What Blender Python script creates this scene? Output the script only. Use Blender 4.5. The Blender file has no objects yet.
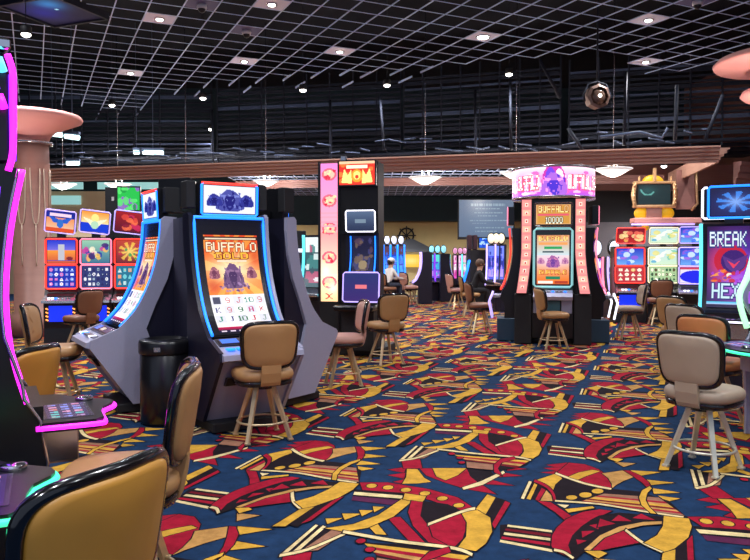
import bpy, math, random
import numpy as np
from mathutils import Vector, Matrix
PI = math.pi
sin, cos, R = math.sin, math.cos, math.radians
SC = bpy.context.scene
COL = SC.collection
random.seed(4)

# ------------------------------------------------------------------ camera
F_PX, CAM_H, PITCH = 722.0, 1.6, math.atan(25 / 722.0)
cam_d = bpy.data.cameras.new('camera')
cam = bpy.data.objects.new('camera', cam_d)
COL.objects.link(cam)
cam.location = (0, 0, CAM_H)
cam.rotation_euler = (PI / 2 - PITCH, 0, 0)
cam_d.sensor_width = 36
cam_d.lens = 36 * F_PX / 750
cam_d.clip_start, cam_d.clip_end = 0.05, 200
SC.camera = cam

def ray(px, py):
    dx, dz = (px - 375) / F_PX, -(py - 280) / F_PX
    return Vector((dx, cos(PITCH) + dz * sin(PITCH), -sin(PITCH) + dz * cos(PITCH)))
def at(px, py, Y):
    """place in the room seen at a picture point, Y metres ahead"""
    d = ray(px, py)
    return Vector((d.x * Y / d.y, Y, CAM_H + d.z * Y / d.y))
def ground(px, py, z=0.0):
    d = ray(px, py)
    t = (z - CAM_H) / d.z
    return Vector((d.x * t, d.y * t, z))
def onz(px, py, z):
    return ground(px, py, z)

# --------------------------------------------------------------- materials
def lin(c):
    return tuple((x / 12.92 if x <= 0.04045 else ((x + 0.055) / 1.055) ** 2.4) for x in c)
def rgb(r, g, b):
    return (r / 255, g / 255, b / 255)
MATS = {}
def mat(name, c, rough=0.5, metal=0.0, emit=0.0, noise=0.0, nscale=20.0, bump=0.0, coat=0.0, alpha=1.0):
    if name in MATS: return MATS[name]
    m = bpy.data.materials.new(name); m.use_nodes = True
    nt = m.node_tree; b = nt.nodes['Principled BSDF']
    L = lin(c)
    b.inputs['Base Color'].default_value = (*L, 1)
    b.inputs['Roughness'].default_value = rough
    b.inputs['Metallic'].default_value = metal
    b.inputs['Coat Weight'].default_value = coat
    if emit:
        b.inputs['Emission Color'].default_value = (*L, 1)
        b.inputs['Emission Strength'].default_value = emit
    if noise or bump:
        tc = nt.nodes.new('ShaderNodeTexCoord')
        n = nt.nodes.new('ShaderNodeTexNoise'); n.inputs['Scale'].default_value = nscale
        n.inputs['Detail'].default_value = 4
        nt.links.new(tc.outputs['Object'], n.inputs['Vector'])
        if noise:
            r = nt.nodes.new('ShaderNodeMix'); r.data_type = 'RGBA'
            r.inputs[6].default_value = (*[x * (1 - noise) for x in L], 1)
            r.inputs[7].default_value = (*[min(1, x * (1 + noise)) for x in L], 1)
            nt.links.new(n.outputs['Fac'], r.inputs[0])
            nt.links.new(r.outputs[2], b.inputs['Base Color'])
        if bump:
            bp = nt.nodes.new('ShaderNodeBump'); bp.inputs['Strength'].default_value = bump
            bp.inputs['Distance'].default_value = 0.01
            nt.links.new(n.outputs['Fac'], bp.inputs['Height'])
            nt.links.new(bp.outputs['Normal'], b.inputs['Normal'])
    MATS[name] = m
    return m
def wood_mat(name, c1, c2, scale=(1, 1, 12), rough=0.45):
    if name in MATS: return MATS[name]
    m = bpy.data.materials.new(name); m.use_nodes = True
    nt = m.node_tree; b = nt.nodes['Principled BSDF']
    tc = nt.nodes.new('ShaderNodeTexCoord'); mp = nt.nodes.new('ShaderNodeMapping')
    mp.inputs['Scale'].default_value = scale
    n = nt.nodes.new('ShaderNodeTexNoise'); n.inputs['Scale'].default_value = 2.5; n.inputs['Detail'].default_value = 5
    r = nt.nodes.new('ShaderNodeMix'); r.data_type = 'RGBA'
    r.inputs[6].default_value = (*lin(c1), 1); r.inputs[7].default_value = (*lin(c2), 1)
    nt.links.new(tc.outputs['Object'], mp.inputs['Vector']); nt.links.new(mp.outputs[0], n.inputs['Vector'])
    nt.links.new(n.outputs['Fac'], r.inputs[0]); nt.links.new(r.outputs[2], b.inputs['Base Color'])
    b.inputs['Roughness'].default_value = rough
    MATS[name] = m
    return m
def attr_mat(name, emit):
    """colour read from the mesh: printed colours (emit=0) or a lit display"""
    if name in MATS: return MATS[name]
    m = bpy.data.materials.new(name); m.use_nodes = True
    nt = m.node_tree; b = nt.nodes['Principled BSDF']
    a = nt.nodes.new('ShaderNodeAttribute'); a.attribute_name = 'Col'
    if emit:
        b.inputs['Base Color'].default_value = (0.01, 0.01, 0.012, 1)
        b.inputs['Roughness'].default_value = 0.25 if name[0] != 'c' else 0.9
        b.inputs['Emission Strength'].default_value = emit
        nt.links.new(a.outputs['Color'], b.inputs['Emission Color'])
    else:
        tc = nt.nodes.new('ShaderNodeTexCoord')
        n = nt.nodes.new('ShaderNodeTexNoise'); n.inputs['Scale'].default_value = 9; n.inputs['Detail'].default_value = 8
        n.inputs['Roughness'].default_value = 0.75
        mr = nt.nodes.new('ShaderNodeMapRange')
        mr.inputs[1].default_value = 0.3; mr.inputs[2].default_value = 0.7
        mr.inputs[3].default_value = 0.58; mr.inputs[4].default_value = 1.22
        v = nt.nodes.new('ShaderNodeVectorMath'); v.operation = 'SCALE'
        nt.links.new(tc.outputs['Object'], n.inputs['Vector']); nt.links.new(n.outputs['Fac'], mr.inputs[0])
        nt.links.new(a.outputs['Color'], v.inputs[0]); nt.links.new(mr.outputs[0], v.inputs['Scale'])
        nt.links.new(v.outputs[0], b.inputs['Base Color'])
        b.inputs['Roughness'].default_value = 0.95
        b.inputs['Specular IOR Level'].default_value = 0.1
    MATS[name] = m
    return m

M_DISP = attr_mat('display', 1.15)
M_DISPB = attr_mat('bright_display', 1.5)
M_CARPET = attr_mat('carpet', 0)
M_BLACK = mat('black_gloss', rgb(20, 20, 24), 0.28, noise=0.1)
M_BLACKM = mat('black_matte', rgb(22, 22, 26), 0.6, noise=0.15)
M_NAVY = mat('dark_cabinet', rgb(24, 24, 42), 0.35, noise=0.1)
M_GREY = mat('grey_cabinet', rgb(172, 172, 196), 0.38, metal=0.25, noise=0.06, nscale=60)
M_SILVER = mat('silver', rgb(190, 190, 196), 0.25, metal=0.9, noise=0.05)
M_CHROME = mat('chrome', rgb(225, 225, 230), 0.1, metal=1.0)
M_LEG = mat('brass_leg', rgb(214, 190, 150), 0.32, metal=0.55, noise=0.05)
M_TAN = mat('tan_vinyl', rgb(176, 132, 84), 0.42, noise=0.08, nscale=6, bump=0.15)
M_TAN_GOLDLIT = mat('tan_vinyl_golden_light', rgb(196, 140, 56), 0.40, noise=0.08, nscale=6, bump=0.1)  # the tan vinyl again, mostly orange light put into its colour
M_TAN_GREYLIT = mat('tan_vinyl_grey_light', rgb(172, 152, 130), 0.42, noise=0.06, nscale=6, bump=0.15)  # same vinyl; greyish tint mostly stands for the light on it
M_TAN_PINKLIT = mat('tan_vinyl_pink_light', rgb(190, 140, 125), 0.42, noise=0.06, nscale=6, bump=0.15)  # same vinyl with pinkish light painted into the colour
M_BROWNV = mat('brown_vinyl', rgb(138, 92, 66), 0.45, noise=0.08, nscale=6, bump=0.15)
M_TAN_ORANGELIT = mat('tan_vinyl_orange_light', rgb(200, 128, 76), 0.42, noise=0.08, nscale=6, bump=0.15)  # same vinyl, tinted for the orange light that falls on it
M_TRIM = mat('black_trim', rgb(16, 15, 18), 0.16, coat=0.4, noise=0.1)
M_BEAM = wood_mat('beam_wood', rgb(176, 132, 116), rgb(206, 160, 138), (0.6, 0.6, 14))
M_BEAMD = wood_mat('beam_wood_dark', rgb(134, 92, 86), rgb(160, 114, 104), (0.6, 0.6, 14))
M_PINKW = wood_mat('rose_plaster', rgb(232, 156, 148), rgb(240, 172, 160), (1, 1, 1), 0.6)
M_COLW = wood_mat('column_wood', rgb(150, 104, 92), rgb(176, 128, 112), (1, 1, 5))
M_CEIL = mat('plenum_black', rgb(5, 10, 22), 0.9, noise=0.2)
M_GRIDM = mat('grid_white', rgb(200, 218, 255), 0.5, noise=0.05)
M_STEEL = mat('dark_steel', rgb(24, 30, 46), 0.7, metal=0.1, noise=0.2)
M_STEELL = mat('blue_grey_steel', rgb(66, 78, 104), 0.6, metal=0.1, noise=0.2)
def neon(name, c, s): return mat(name, c, 0.4, emit=s)
N_PINK = neon('neon_magenta', rgb(255, 40, 240), 2.2)
N_VIO = neon('neon_violet', rgb(120, 40, 235), 1.6)
N_BLUE = neon('neon_blue', rgb(30, 120, 255), 2.2)
N_CYAN = neon('neon_cyan', rgb(90, 215, 235), 1.7)
N_WHITE = neon('neon_white', rgb(240, 240, 255), 1.8)
N_RED = neon('neon_red', rgb(255, 60, 50), 1.5)
N_GREEN = neon('neon_green', rgb(60, 235, 165), 1.6)
N_LIME = neon('neon_pale_green', rgb(170, 235, 185), 1.3)
N_ORANGE = neon('neon_orange', rgb(255, 160, 80), 2.0)
N_ROSE = neon('neon_rose', rgb(255, 130, 160), 1.3)
N_LAV = neon('neon_lavender', rgb(190, 170, 255), 1.2)
N_DEEP = neon('panel_blue', rgb(20, 50, 235), 1.0)
N_LAMP = neon('lamp_white', rgb(255, 250, 240), 9.0)
N_YEL = neon('lit_amber', rgb(205, 155, 25), 0.55)

# ------------------------------------------------------------ mesh builder
class B:
    def __init__(s): s.v = []; s.f = []; s.m = []; s.sm = []; s.X = None
    def add(s, vs, fs, m=0, smooth=False):
        o = len(s.v)
        if s.X is not None: vs = [tuple(s.X @ Vector(q)) for q in vs]
        s.v += [tuple(q) for q in vs]
        s.f += [tuple(i + o for i in f) for f in fs]
        s.m += [m] * len(fs); s.sm += [smooth] * len(fs)
        return s
    def box(s, x0, x1, y0, y1, z0, z1, m=0, bev=0.0):
        if bev <= 0:
            vs = [(x, y, z) for z in (z0, z1) for y in (y0, y1) for x in (x0, x1)]
            fs = [(0, 2, 3, 1), (4, 5, 7, 6), (0, 1, 5, 4), (2, 6, 7, 3), (0, 4, 6, 2), (1, 3, 7, 5)]
            return s.add(vs, fs, m)
        b = min(bev, (x1 - x0) / 2.1, (y1 - y0) / 2.1, (z1 - z0) / 2.1)
        rings = []
        for z, k in ((z0, b), (z0 + b, 0), (z1 - b, 0), (z1, b)):
            X0, X1, Y0, Y1 = x0 + k, x1 - k, y0 + k, y1 - k
            c = b * 0.6
            rings.append([(X0 + c, Y0, z), (X1 - c, Y0, z), (X1, Y0 + c, z), (X1, Y1 - c, z), (X1 - c, Y1, z), (X0 + c, Y1, z), (X0, Y1 - c, z), (X0, Y0 + c, z)])
        return s.loft(rings, m)
    def loft(s, rings, m=0, smooth=False, caps=True, closed=False):
        n = len(rings[0]); vs = [p for r in rings for p in r]; fs = []
        K = len(rings)
        for k in range(K if closed else K - 1):
            k2 = (k + 1) % K
            for i in range(n):
                j = (i + 1) % n
                fs.append((k * n + i, k * n + j, k2 * n + j, k2 * n + i))
        if caps and not closed:
            fs.append(tuple(reversed(range(n)))); fs.append(tuple((K - 1) * n + i for i in range(n)))
        return s.add(vs, fs, m, smooth)
    def prism(s, prof, x0, x1, m=0):
        """prof: (y,z) polygon swept along x"""
        return s.loft([[(x0, y, z) for y, z in prof], [(x1, y, z) for y, z in prof]], m)
    def slab(s, prof, z0, z1, m=0):
        return s.loft([[(x, y, z0) for x, y in prof], [(x, y, z1) for x, y in prof]], m)
    def tube(s, path, r, m=0, n=8, closed=False, smooth=True, flat=1.0):
        P = [Vector(p) for p in path]; K = len(P); rings = []
        up = None
        for i in range(K):
            if closed: d = P[(i + 1) % K] - P[i - 1]
            else: d = P[min(i + 1, K - 1)] - P[max(i - 1, 0)]
            d.normalize()
            if up is None:
                up = Vector((0, 0, 1)) if abs(d.z) < 0.9 else Vector((1, 0, 0))
            a = d.cross(up)
            if a.length < 1e-5: a = d.cross(Vector((0, 1, 0)))
            a.normalize(); b = a.cross(d); b.normalize(); up = b
            rr = r[i] if isinstance(r, (list, tuple)) else r
            rings.append([P[i] + a * cos(t) * rr + b * sin(t) * rr * flat for t in [2 * PI * q / n for q in range(n)]])
        return s.loft(rings, m, smooth, True, closed)
    def lathe(s, prof, c=(0, 0, 0), n=24, m=0, smooth=True, caps=True):
        rings = [[(c[0] + r * cos(2 * PI * i / n), c[1] + r * sin(2 * PI * i / n), c[2] + z) for i in range(n)] for r, z in prof]
        return s.loft(rings, m, smooth, caps)
    def ball(s, c, r, m=0, n=10, sc=(1, 1, 1)):
        rings = []
        for k in range(1, n):
            a = PI * k / n
            rings.append([(c[0] + r * sc[0] * sin(a) * cos(2 * PI * i / (n + 4)), c[1] + r * sc[1] * sin(a) * sin(2 * PI * i / (n + 4)), c[2] - r * sc[2] * cos(a)) for i in range(n + 4)])
        return s.loft(rings, m, True)
    def mesh(s, name, mats):
        me = bpy.data.meshes.new(name)
        me.from_pydata(s.v, [], s.f)
        for q in (mats if isinstance(mats, (list, tuple)) else [mats]): me.materials.append(q)
        me.polygons.foreach_set('material_index', s.m)
        me.polygons.foreach_set('use_smooth', s.sm)
        me.update()
        return me
    def build(s, name, mats, parent=None):
        o = bpy.data.objects.new(name, s.mesh(name, mats)); COL.objects.link(o)
        if parent: o.parent = parent
        return o

def tag(o, label=None, cat=None, group=None, kind=None):
    if label: o['label'] = label
    if cat: o['category'] = cat
    if group: o['group'] = group
    if kind: o['kind'] = kind
    return o
def thing(name, label, cat, loc=(0, 0, 0), rz=0.0, group=None):
    o = bpy.data.objects.new(name, None); COL.objects.link(o)
    o.empty_display_size = 0.2
    o.location = loc; o.rotation_euler = (0, 0, rz)
    return tag(o, label, cat, group)
def struct(name, b, mats):
    return tag(b.build(name, mats), kind='structure')
def head(h):
    """rotation so that local -Y looks along compass heading h (0 = away from the camera, 90 = to the right)"""
    return R(180 - h)

# ------------------------------------------------- small painted displays
FONT = {'A': '01110 10001 10001 11111 10001 10001 10001', 'B': '11110 10001 11110 10001 10001 10001 11110', 'C': '01111 10000 10000 10000 10000 10000 01111',
 'D': '11110 10001 10001 10001 10001 10001 11110', 'E': '11111 10000 10000 11110 10000 10000 11111', 'F': '11111 10000 10000 11110 10000 10000 10000',
 'G': '01111 10000 10000 10011 10001 10001 01111', 'H': '10001 10001 10001 11111 10001 10001 10001', 'I': '111 010 010 010 010 010 111', 'K': '10001 10010 10100 11000 10100 10010 10001',
 'L': '10000 10000 10000 10000 10000 10000 11111', 'M': '10001 11011 10101 10101 10001 10001 10001', 'N': '10001 11001 10101 10101 10011 10001 10001',
 'O': '01110 10001 10001 10001 10001 10001 01110', 'R': '11110 10001 10001 11110 10100 10010 10001', 'S': '01111 10000 10000 01110 00001 00001 11110',
 'U': '10001 10001 10001 10001 10001 10001 01110', 'T': '11111 00100 00100 00100 00100 00100 00100', 'X': '10001 01010 00100 00100 00100 01010 10001', 'Y': '10001 01010 00100 00100 00100 00100 00100', 'W': '10001 10001 10001 10101 10101 11011 10001',
 '0': '01110 10001 10001 10001 10001 10001 01110', '1': '010 110 010 010 010 010 111', '9': '01110 10001 10001 01111 00001 00001 01110', 'J': '00111 00010 00010 00010 00010 10010 01100', ' ': '00 00 00 00 00 00 00'}
class Ras:
    def __init__(s, w, h, c=(0, 0, 0)):
        s.w, s.h = w, h; s.a = np.zeros((h, w, 3)); s.a[:] = c
        s.y, s.x = np.mgrid[0:h, 0:w]; s.x = (s.x + .5) / w; s.y = (s.y + .5) / h
    def put(s, m, c, al=1.0):
        if isinstance(m, np.ndarray) and m.dtype != bool:
            k = (m * al)[..., None]; s.a = s.a * (1 - k) + np.array(c) * k
        else:
            s.a[m] = s.a[m] * (1 - al) + np.array(c) * al
        return s
    def rect(s, x0, y0, x1, y1, c, al=1.0): return s.put((s.x >= x0) & (s.x < x1) & (s.y >= y0) & (s.y < y1), c, al)
    def ell(s, cx, cy, rx, ry, c, al=1.0): return s.put(((s.x - cx) / rx) ** 2 + ((s.y - cy) / ry) ** 2 < 1, c, al)
    def glow(s, cx, cy, rx, ry, c, al=1.0):
        d = ((s.x - cx) / rx) ** 2 + ((s.y - cy) / ry) ** 2
        return s.put(np.clip(np.exp(-d * 1.6), 0, 1), c, al)
    def grad(s, y0, y1, c0, c1, x0=0.0, x1=1.0):
        t = np.clip((s.y - y0) / (y1 - y0), 0, 1)[..., None]
        m = (s.y >= y0) & (s.y < y1) & (s.x >= x0) & (s.x < x1)
        g = np.array(c0) * (1 - t) + np.array(c1) * t
        s.a[m] = g[m]; return s
    def poly(s, pts, c, al=1.0):
        m = np.zeros(s.x.shape, bool); n = len(pts)
        for i in range(n):
            (xa, ya), (xb, yb) = pts[i], pts[(i + 1) % n]
            if ya == yb: continue
            m ^= ((ya > s.y) != (yb > s.y)) & (s.x < (xb - xa) * (s.y - ya) / (yb - ya) + xa)
        return s.put(m, c, al)
    def burst(s, cx, cy, n, c, al=0.5, r=9.0):
        a = np.arctan2(s.y - cy, s.x - cx)
        d = np.hypot(s.x - cx, s.y - cy)
        return s.put((np.sin(a * n) > 0) & (d < r), c, al)
    def text(s, t, x0, y0, x1, y1, c, out=None):
        cols = []
        for ch in t:
            g = [list(map(int, r)) for r in FONT[ch].split()]
            cols.append(np.array(g)); cols.append(np.zeros((7, 1), int))
        G = np.hstack(cols[:-1]); H, W = G.shape
        u = (s.x - x0) / (x1 - x0) * W; v = (s.y - y0) / (y1 - y0) * H
        def hit(du, dv):
            ui = np.floor(u + du).astype(int); vi = np.floor(v + dv).astype(int)
            ok = (ui >= 0) & (ui < W) & (vi >= 0) & (vi < H)
            r = np.zeros(s.x.shape, bool); r[ok] = G[vi[ok], ui[ok]] == 1
            return r
        if out is not None:
            m = np.zeros(s.x.shape, bool)
            for du in (-.6, 0, .6):
                for dv in (-.6, 0, .6): m |= hit(du, dv)
            s.put(m, out)
        s.put(hit(0, 0) | hit(.25, 0), c)
        return s
    def blobs(s, x0, y0, x1, y1, cols, n, r, seed=1, asp=1.0):
        q = random.Random(seed)
        for i in range(n):
            s.ell(q.uniform(x0, x1), q.uniform(y0, y1), r * q.uniform(.5, 1.2), r * asp * q.uniform(.5, 1.2), q.choice(cols), .85)
        return s
    def cells(s, x0, y0, x1, y1, nx, ny, bg, cols, seed=1, gap=.12):
        q = random.Random(seed); s.rect(x0, y0, x1, y1, bg)
        dx, dy = (x1 - x0) / nx, (y1 - y0) / ny
        for i in range(nx):
            for j in range(ny):
                cx, cy = x0 + (i + .5) * dx, y0 + (j + .5) * dy
                k = q.randrange(3); c = q.choice(cols)
                if k == 0: s.ell(cx, cy, dx * .36, dy * .36, c)
                elif k == 1: s.rect(cx - dx * .3, cy - dy * .3, cx + dx * .3, cy + dy * .3, c)
                else: s.poly([(cx - dx * .38, cy + dy * .34), (cx, cy - dy * .38), (cx + dx * .38, cy + dy * .34)], c)
                s.ell(cx, cy, dx * .12, dy * .12, q.choice(cols))
        return s

def surf(name, ras, fn, parent=None, material=None, flip=False):
    """ras laid on fn(u,v)->point; u left to right and v top to bottom as seen from the front"""
    w, h = ras.w, ras.h
    vs = [tuple(fn(i / w, j / h)) for j in range(h + 1) for i in range(w + 1)]
    W = w + 1
    fs = [(j * W + i, (j + 1) * W + i, (j + 1) * W + i + 1, j * W + i + 1) for j in range(h) for i in range(w)]
    me = bpy.data.meshes.new(name); me.from_pydata(vs, [], fs)
    me.materials.append(material or M_DISP)
    a = np.clip(ras.a, 0, 1)
    L = np.where(a <= 0.04045, a / 12.92, ((a + .055) / 1.055) ** 2.4).reshape(-1, 3)
    C = np.ones((len(fs), 4, 4)); C[:, :, :3] = L[:, None, :]
    at_ = me.color_attributes.new('Col', 'FLOAT_COLOR', 'CORNER')
    at_.data.foreach_set('color', C.reshape(-1).astype(np.float32))
    me.update()
    o = bpy.data.objects.new(name, me); COL.objects.link(o)
    if parent: o.parent = parent
    return o
def curve_at(P, t):
    """point on polyline P at fraction t of its length"""
    L = [0.0]
    for a, b in zip(P, P[1:]): L.append(L[-1] + math.dist(a, b))
    d = t * L[-1]
    for i in range(len(P) - 1):
        if d <= L[i + 1] or i == len(P) - 2:
            k = (d - L[i]) / (L[i + 1] - L[i])
            return tuple(P[i][q] * (1 - k) + P[i + 1][q] * k for q in range(len(P[i])))
def smooth_curve(P, n=24):
    """Catmull-Rom through P"""
    Q = [P[0]] + list(P) + [P[-1]]; out = []
    for i in range(1, len(Q) - 2):
        for k in range(n // (len(P) - 1) + 1):
            t = k / (n // (len(P) - 1) + 1)
            p0, p1, p2, p3 = Q[i - 1], Q[i], Q[i + 1], Q[i + 2]
            out.append(tuple(.5 * (2 * b + (c - a) * t + (2 * a - 5 * b + 4 * c - d) * t * t + (3 * b - a - 3 * c + d) * t ** 3) for a, b, c, d in zip(p0, p1, p2, p3)))
    out.append(tuple(P[-1]))
    return out
# ------------------------------------------------------------------ carpet
NAVY, RED, YEL, BLK, TANC, CREAM, DRED, BRN, PUR = [lin(c) for c in (rgb(26, 52, 84), rgb(156, 22, 46), rgb(204, 156, 58), rgb(30, 22, 28), rgb(190, 142, 80), rgb(222, 200, 146), rgb(112, 22, 36), rgb(150, 106, 84), rgb(84, 34, 66))]
def ellp(cx, cy, rx, ry, n=14): return [(cx + rx * cos(2 * PI * i / n), cy + ry * sin(2 * PI * i / n)) for i in range(n)]
def band(P, w):
    P = smooth_curve(P, 9) if len(P) > 2 else P
    up = []; dn = []
    for i in range(len(P)):
        a = Vector(P[max(i - 1, 0)]); b = Vector(P[min(i + 1, len(P) - 1)])
        d = (b - a).normalized(); n = Vector((-d.y, d.x)) * w / 2
        up.append((P[i][0] + n.x, P[i][1] + n.y)); dn.append((P[i][0] - n.x, P[i][1] - n.y))
    return up + dn[::-1]
def fan(P, A, Bp, cols):
    """stripes from point/edge P spreading to the edge A-Bp"""
    out = []; n = len(cols)
    for i, c in enumerate(cols):
        t0, t1 = i / n, (i + 1) / n
        e = lambda t: (A[0] + (Bp[0] - A[0]) * t, A[1] + (Bp[1] - A[1]) * t)
        p = lambda t: (P[0][0] + (P[1][0] - P[0][0]) * t, P[0][1] + (P[1][1] - P[0][1]) * t)
        out.append((c, [p(t0), e(t0), e(t1), p(t1)], 0))
    return out
Z = 509
m1 = []
def a1(c, pts, o=1): m1.append((c, pts, o))
a1(RED, [(235, 68), (350, 56), (310, 88)]); a1(RED, [(220, 84), (340, 78), (300, 102)]); a1(RED, [(205, 106), (320, 98), (295, 116)])
a1(BLK, [(0, 372), (40, 368), (268, 398), (268, 512), (0, 458)], 0)
for c, p in ((CREAM, [(40, 370), (265, 399), (265, 410), (36, 380)]), (DRED, [(30, 390), (265, 419), (262, 432), (25, 400)]), (CREAM, [(22, 409), (257, 439), (257, 452), (18, 421)]),
             (RED, [(10, 431), (255, 463), (255, 478), (5, 442)]), (CREAM, [(2, 447), (265, 496), (268, 510), (-2, 459)])): a1(c, p, 0)
a1(BLK, [(150, 150), (225, 170), (275, 250), (180, 245), (107, 240)], 0)
a1(CREAM, [(148, 150), (162, 154), (122, 242), (106, 238)]); a1(YEL, [(175, 162), (190, 170), (155, 245), (135, 240)])
a1(RED, [(212, 185), (232, 195), (205, 250), (180, 245)]); a1(TANC, [(236, 198), (262, 225), (270, 252), (205, 250)])
a1(RED, [(350, 58), (430, 66), (500, 90), (545, 122), (572, 160), (565, 188), (500, 180), (420, 160), (340, 135), (285, 113)])
a1(YEL, [(340, 132), (400, 108), (470, 94), (509, 102), (440, 125), (385, 150)])
a1(TANC, [(Z + 10, 112), (Z + 120, 97), (Z + 172, 130), (Z + 120, 150), (Z + 80, 172), (Z + 62, 188), (Z + 60, 165), (Z + 42, 136)])
a1(YEL, [(Z + 155, 97), (Z + 312, 106), (Z + 200, 125)]); a1(YEL, [(Z + 230, 143), (Z + 380, 160), (Z + 245, 173)])
a1(YEL, [(Z + 266, 187), (Z + 408, 210), (Z + 275, 216)]); a1(YEL, [(Z + 295, 225), (Z + 408, 240), (Z + 340, 256)])
a1(TANC, [(Z + 75, 55), (Z + 182, 62), (Z + 120, 80)])
a1(RED, [(Z + 120, 97), (Z + 150, 99), (Z + 205, 123), (Z + 245, 155), (Z + 265, 190), (Z + 245, 190), (Z + 215, 160), (Z + 170, 128)])
a1(BLK, [(300, 122), (420, 158), (509, 182), (560, 194), (509, 262), (400, 264), (290, 256), (262, 205), (278, 160)])
a1(YEL, [(175, 150), (285, 114), (316, 138), (282, 168), (268, 205), (240, 180)])
a1(YEL, ellp(365, 235, 28, 11)); a1(YEL, ellp(435, 222, 32, 13)); a1(YEL, ellp(497, 203, 30, 12))
a1(RED, band([(175, 150), (232, 176), (268, 212), (280, 254)], 13)); a1(CREAM, band([(283, 112), (350, 138), (430, 164), (509, 182), (Z + 58, 192)], 9))
m1 += [(BLK, [(380, 256), (Z + 20, 216), (Z + 60, 192), (Z + 200, 205), (Z + 350, 252), (Z + 440, 334), (Z + 200, 306)], 0)]
m1 += fan([(Z + 20, 216), (395, 262)], (Z + 300, 236), (Z + 432, 330), [BRN, BRN, RED, TANC, YEL, DRED, TANC, RED, BRN])
a1(CREAM, band([(280, 253), (509, 270), (Z + 200, 303), (Z + 425, 336)], 8))
a1(YEL, [(Z + 252, 180), (Z + 215, 200), (Z + 199, 235), (Z + 212, 275), (Z + 258, 316), (Z + 288, 320), (Z + 250, 285), (Z + 232, 250), (Z + 240, 215), (Z + 264, 190)])
a1(CREAM, [(290, 270), (352, 275), (330, 291)]); a1(YEL, [(330, 296), (470, 281), (482, 290), (350, 313)])
a1(RED, [(190, 253), (260, 262), (362, 330), (330, 352), (280, 310)])
a1(RED, [(Z + 60, 305), (509, 297), (420, 310), (340, 345), (290, 390), (265, 430), (262, 480), (275, 508), (370, 545), (355, 480), (370, 440), (410, 390), (460, 355), (509, 332)])
a1(BLK, [(378, 550), (354, 480), (375, 430), (420, 385), (470, 350), (509, 330), (Z + 100, 316), (Z + 322, 336), (Z + 322, 362), (Z + 200, 378), (Z + 80, 405), (509, 445), (430, 505)])
for p in ([(455, 378), (512, 368), (500, 398)], [(415, 408), (482, 406), (420, 440)], [(388, 450), (442, 456), (395, 476)], [(Z, 345), (Z + 78, 370), (Z - 12, 388)], [(Z + 95, 326), (Z + 162, 358), (Z + 58, 356)], [(Z + 210, 320), (Z + 282, 353), (Z + 165, 342)]): a1(RED, p)
a1(CREAM, band([(275, 503), (325, 515), (374, 546)], 12))
a1(RED, [(Z + 130, 402), (Z + 212, 465), (Z + 100, 486), (509, 506), (462, 503), (Z + 20, 440)])
a1(TANC, [(428, 502), (509, 430), (Z + 100, 385), (Z + 220, 362), (Z + 325, 358), (Z + 325, 371), (Z + 220, 379), (Z + 120, 402), (Z + 20, 442), (458, 507)])
a1(YEL, [(432, 510), (509, 508), (545, 520), (500, 548)]); a1(CREAM, band([(Z + 130, 402), (Z + 215, 465), (Z + 325, 517)], 12))
a1(YEL, [(Z + 325, 332), (Z + 452, 345), (Z + 467, 385), (Z + 450, 440), (Z + 400, 490), (Z + 330, 514), (Z + 225, 468), (Z + 290, 430), (Z + 320, 385)])
a1(BLK, [(Z + 384, 502), (Z + 455, 440), (Z + 450, 640), (Z + 385, 625)])
a1(YEL, [(Z + 320, 520), (Z + 384, 502), (Z + 378, 640), (Z + 300, 640)]); a1(RED, [(Z + 442, 460), (Z + 470, 430), (Z + 480, 600), (Z + 450, 620)])
m2 = []
def a2(c, pts, o=1): m2.append((c, pts, o))
a2(RED, [(-10, 212), (72, 200), (62, 226)]); a2(RED, [(-12, 236), (68, 226), (62, 252)]); a2(RED, [(15, 266), (72, 252), (56, 274)])
a2(RED, [(50, 170), (130, 158), (142, 207), (60, 207)])
a2(RED, [(130, 207), (340, 207), (352, 240), (400, 275), (468, 320), (330, 296), (240, 268), (160, 238)])
a2(YEL, [(75, 209), (122, 211), (150, 248), (182, 266), (120, 273), (54, 274), (72, 245)]); a2(YEL, [(188, 206), (337, 206), (300, 236), (245, 259), (205, 242)])
a2(BLK, [(343, 210), (440, 220), (462, 240), (400, 274), (363, 246)])
a2(RED, [(490, 224), (584, 240), (458, 246)]); a2(RED, [(440, 256), (548, 283), (418, 276)]); a2(RED, [(520, 200), (604, 210), (516, 217)])
a2(CREAM, [(318, 291), (400, 264), (500, 218), (507, 227), (410, 279), (325, 301)])
a2(BLK, [(112, 108), (215, 122), (150, 165), (42, 172)], 0)
a2(CREAM, [(114, 108), (123, 110), (55, 173), (42, 171)]); a2(CREAM, [(138, 110), (149, 113), (84, 172), (70, 170)]); a2(BRN, [(172, 119), (218, 125), (150, 163), (96, 166)])
a2(CREAM, band([(40, 174), (120, 161), (215, 128)], 6))
for p in ([(138, 95), (192, 94), (150, 107)], [(185, 84), (247, 84), (200, 98)], [(235, 76), (282, 77), (250, 90)], [(275, 68), (312, 69), (285, 81)]): a2(YEL, p)
a2(RED, [(330, 92), (372, 92), (474, 150), (430, 150)]); a2(YEL, [(268, 105), (302, 104), (345, 131), (310, 129)])
a2(BLK, [(198, 28), (365, 38), (355, 66), (200, 52)], 0); a2(CREAM, [(200, 34), (360, 43), (360, 50), (200, 41)], 0); a2(PUR, [(200, 44), (355, 54), (350, 66), (200, 54)], 0)
a2(YEL, [(148, 117), (230, 108), (300, 88), (362, 50), (398, 54), (350, 91), (280, 116), (210, 124)])
a2(RED, [(208, 12), (300, 12), (440, 28), (540, 48), (604, 75), (560, 80), (460, 55), (350, 36), (225, 30)])
for x, y in ((250, 20), (305, 24), (365, 30), (430, 38), (490, 50), (548, 66)): a2(YEL, ellp(x, y, 17, 5, 10))
a2(YEL, [(365, 38), (436, 45), (430, 60), (365, 52)])
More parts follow.
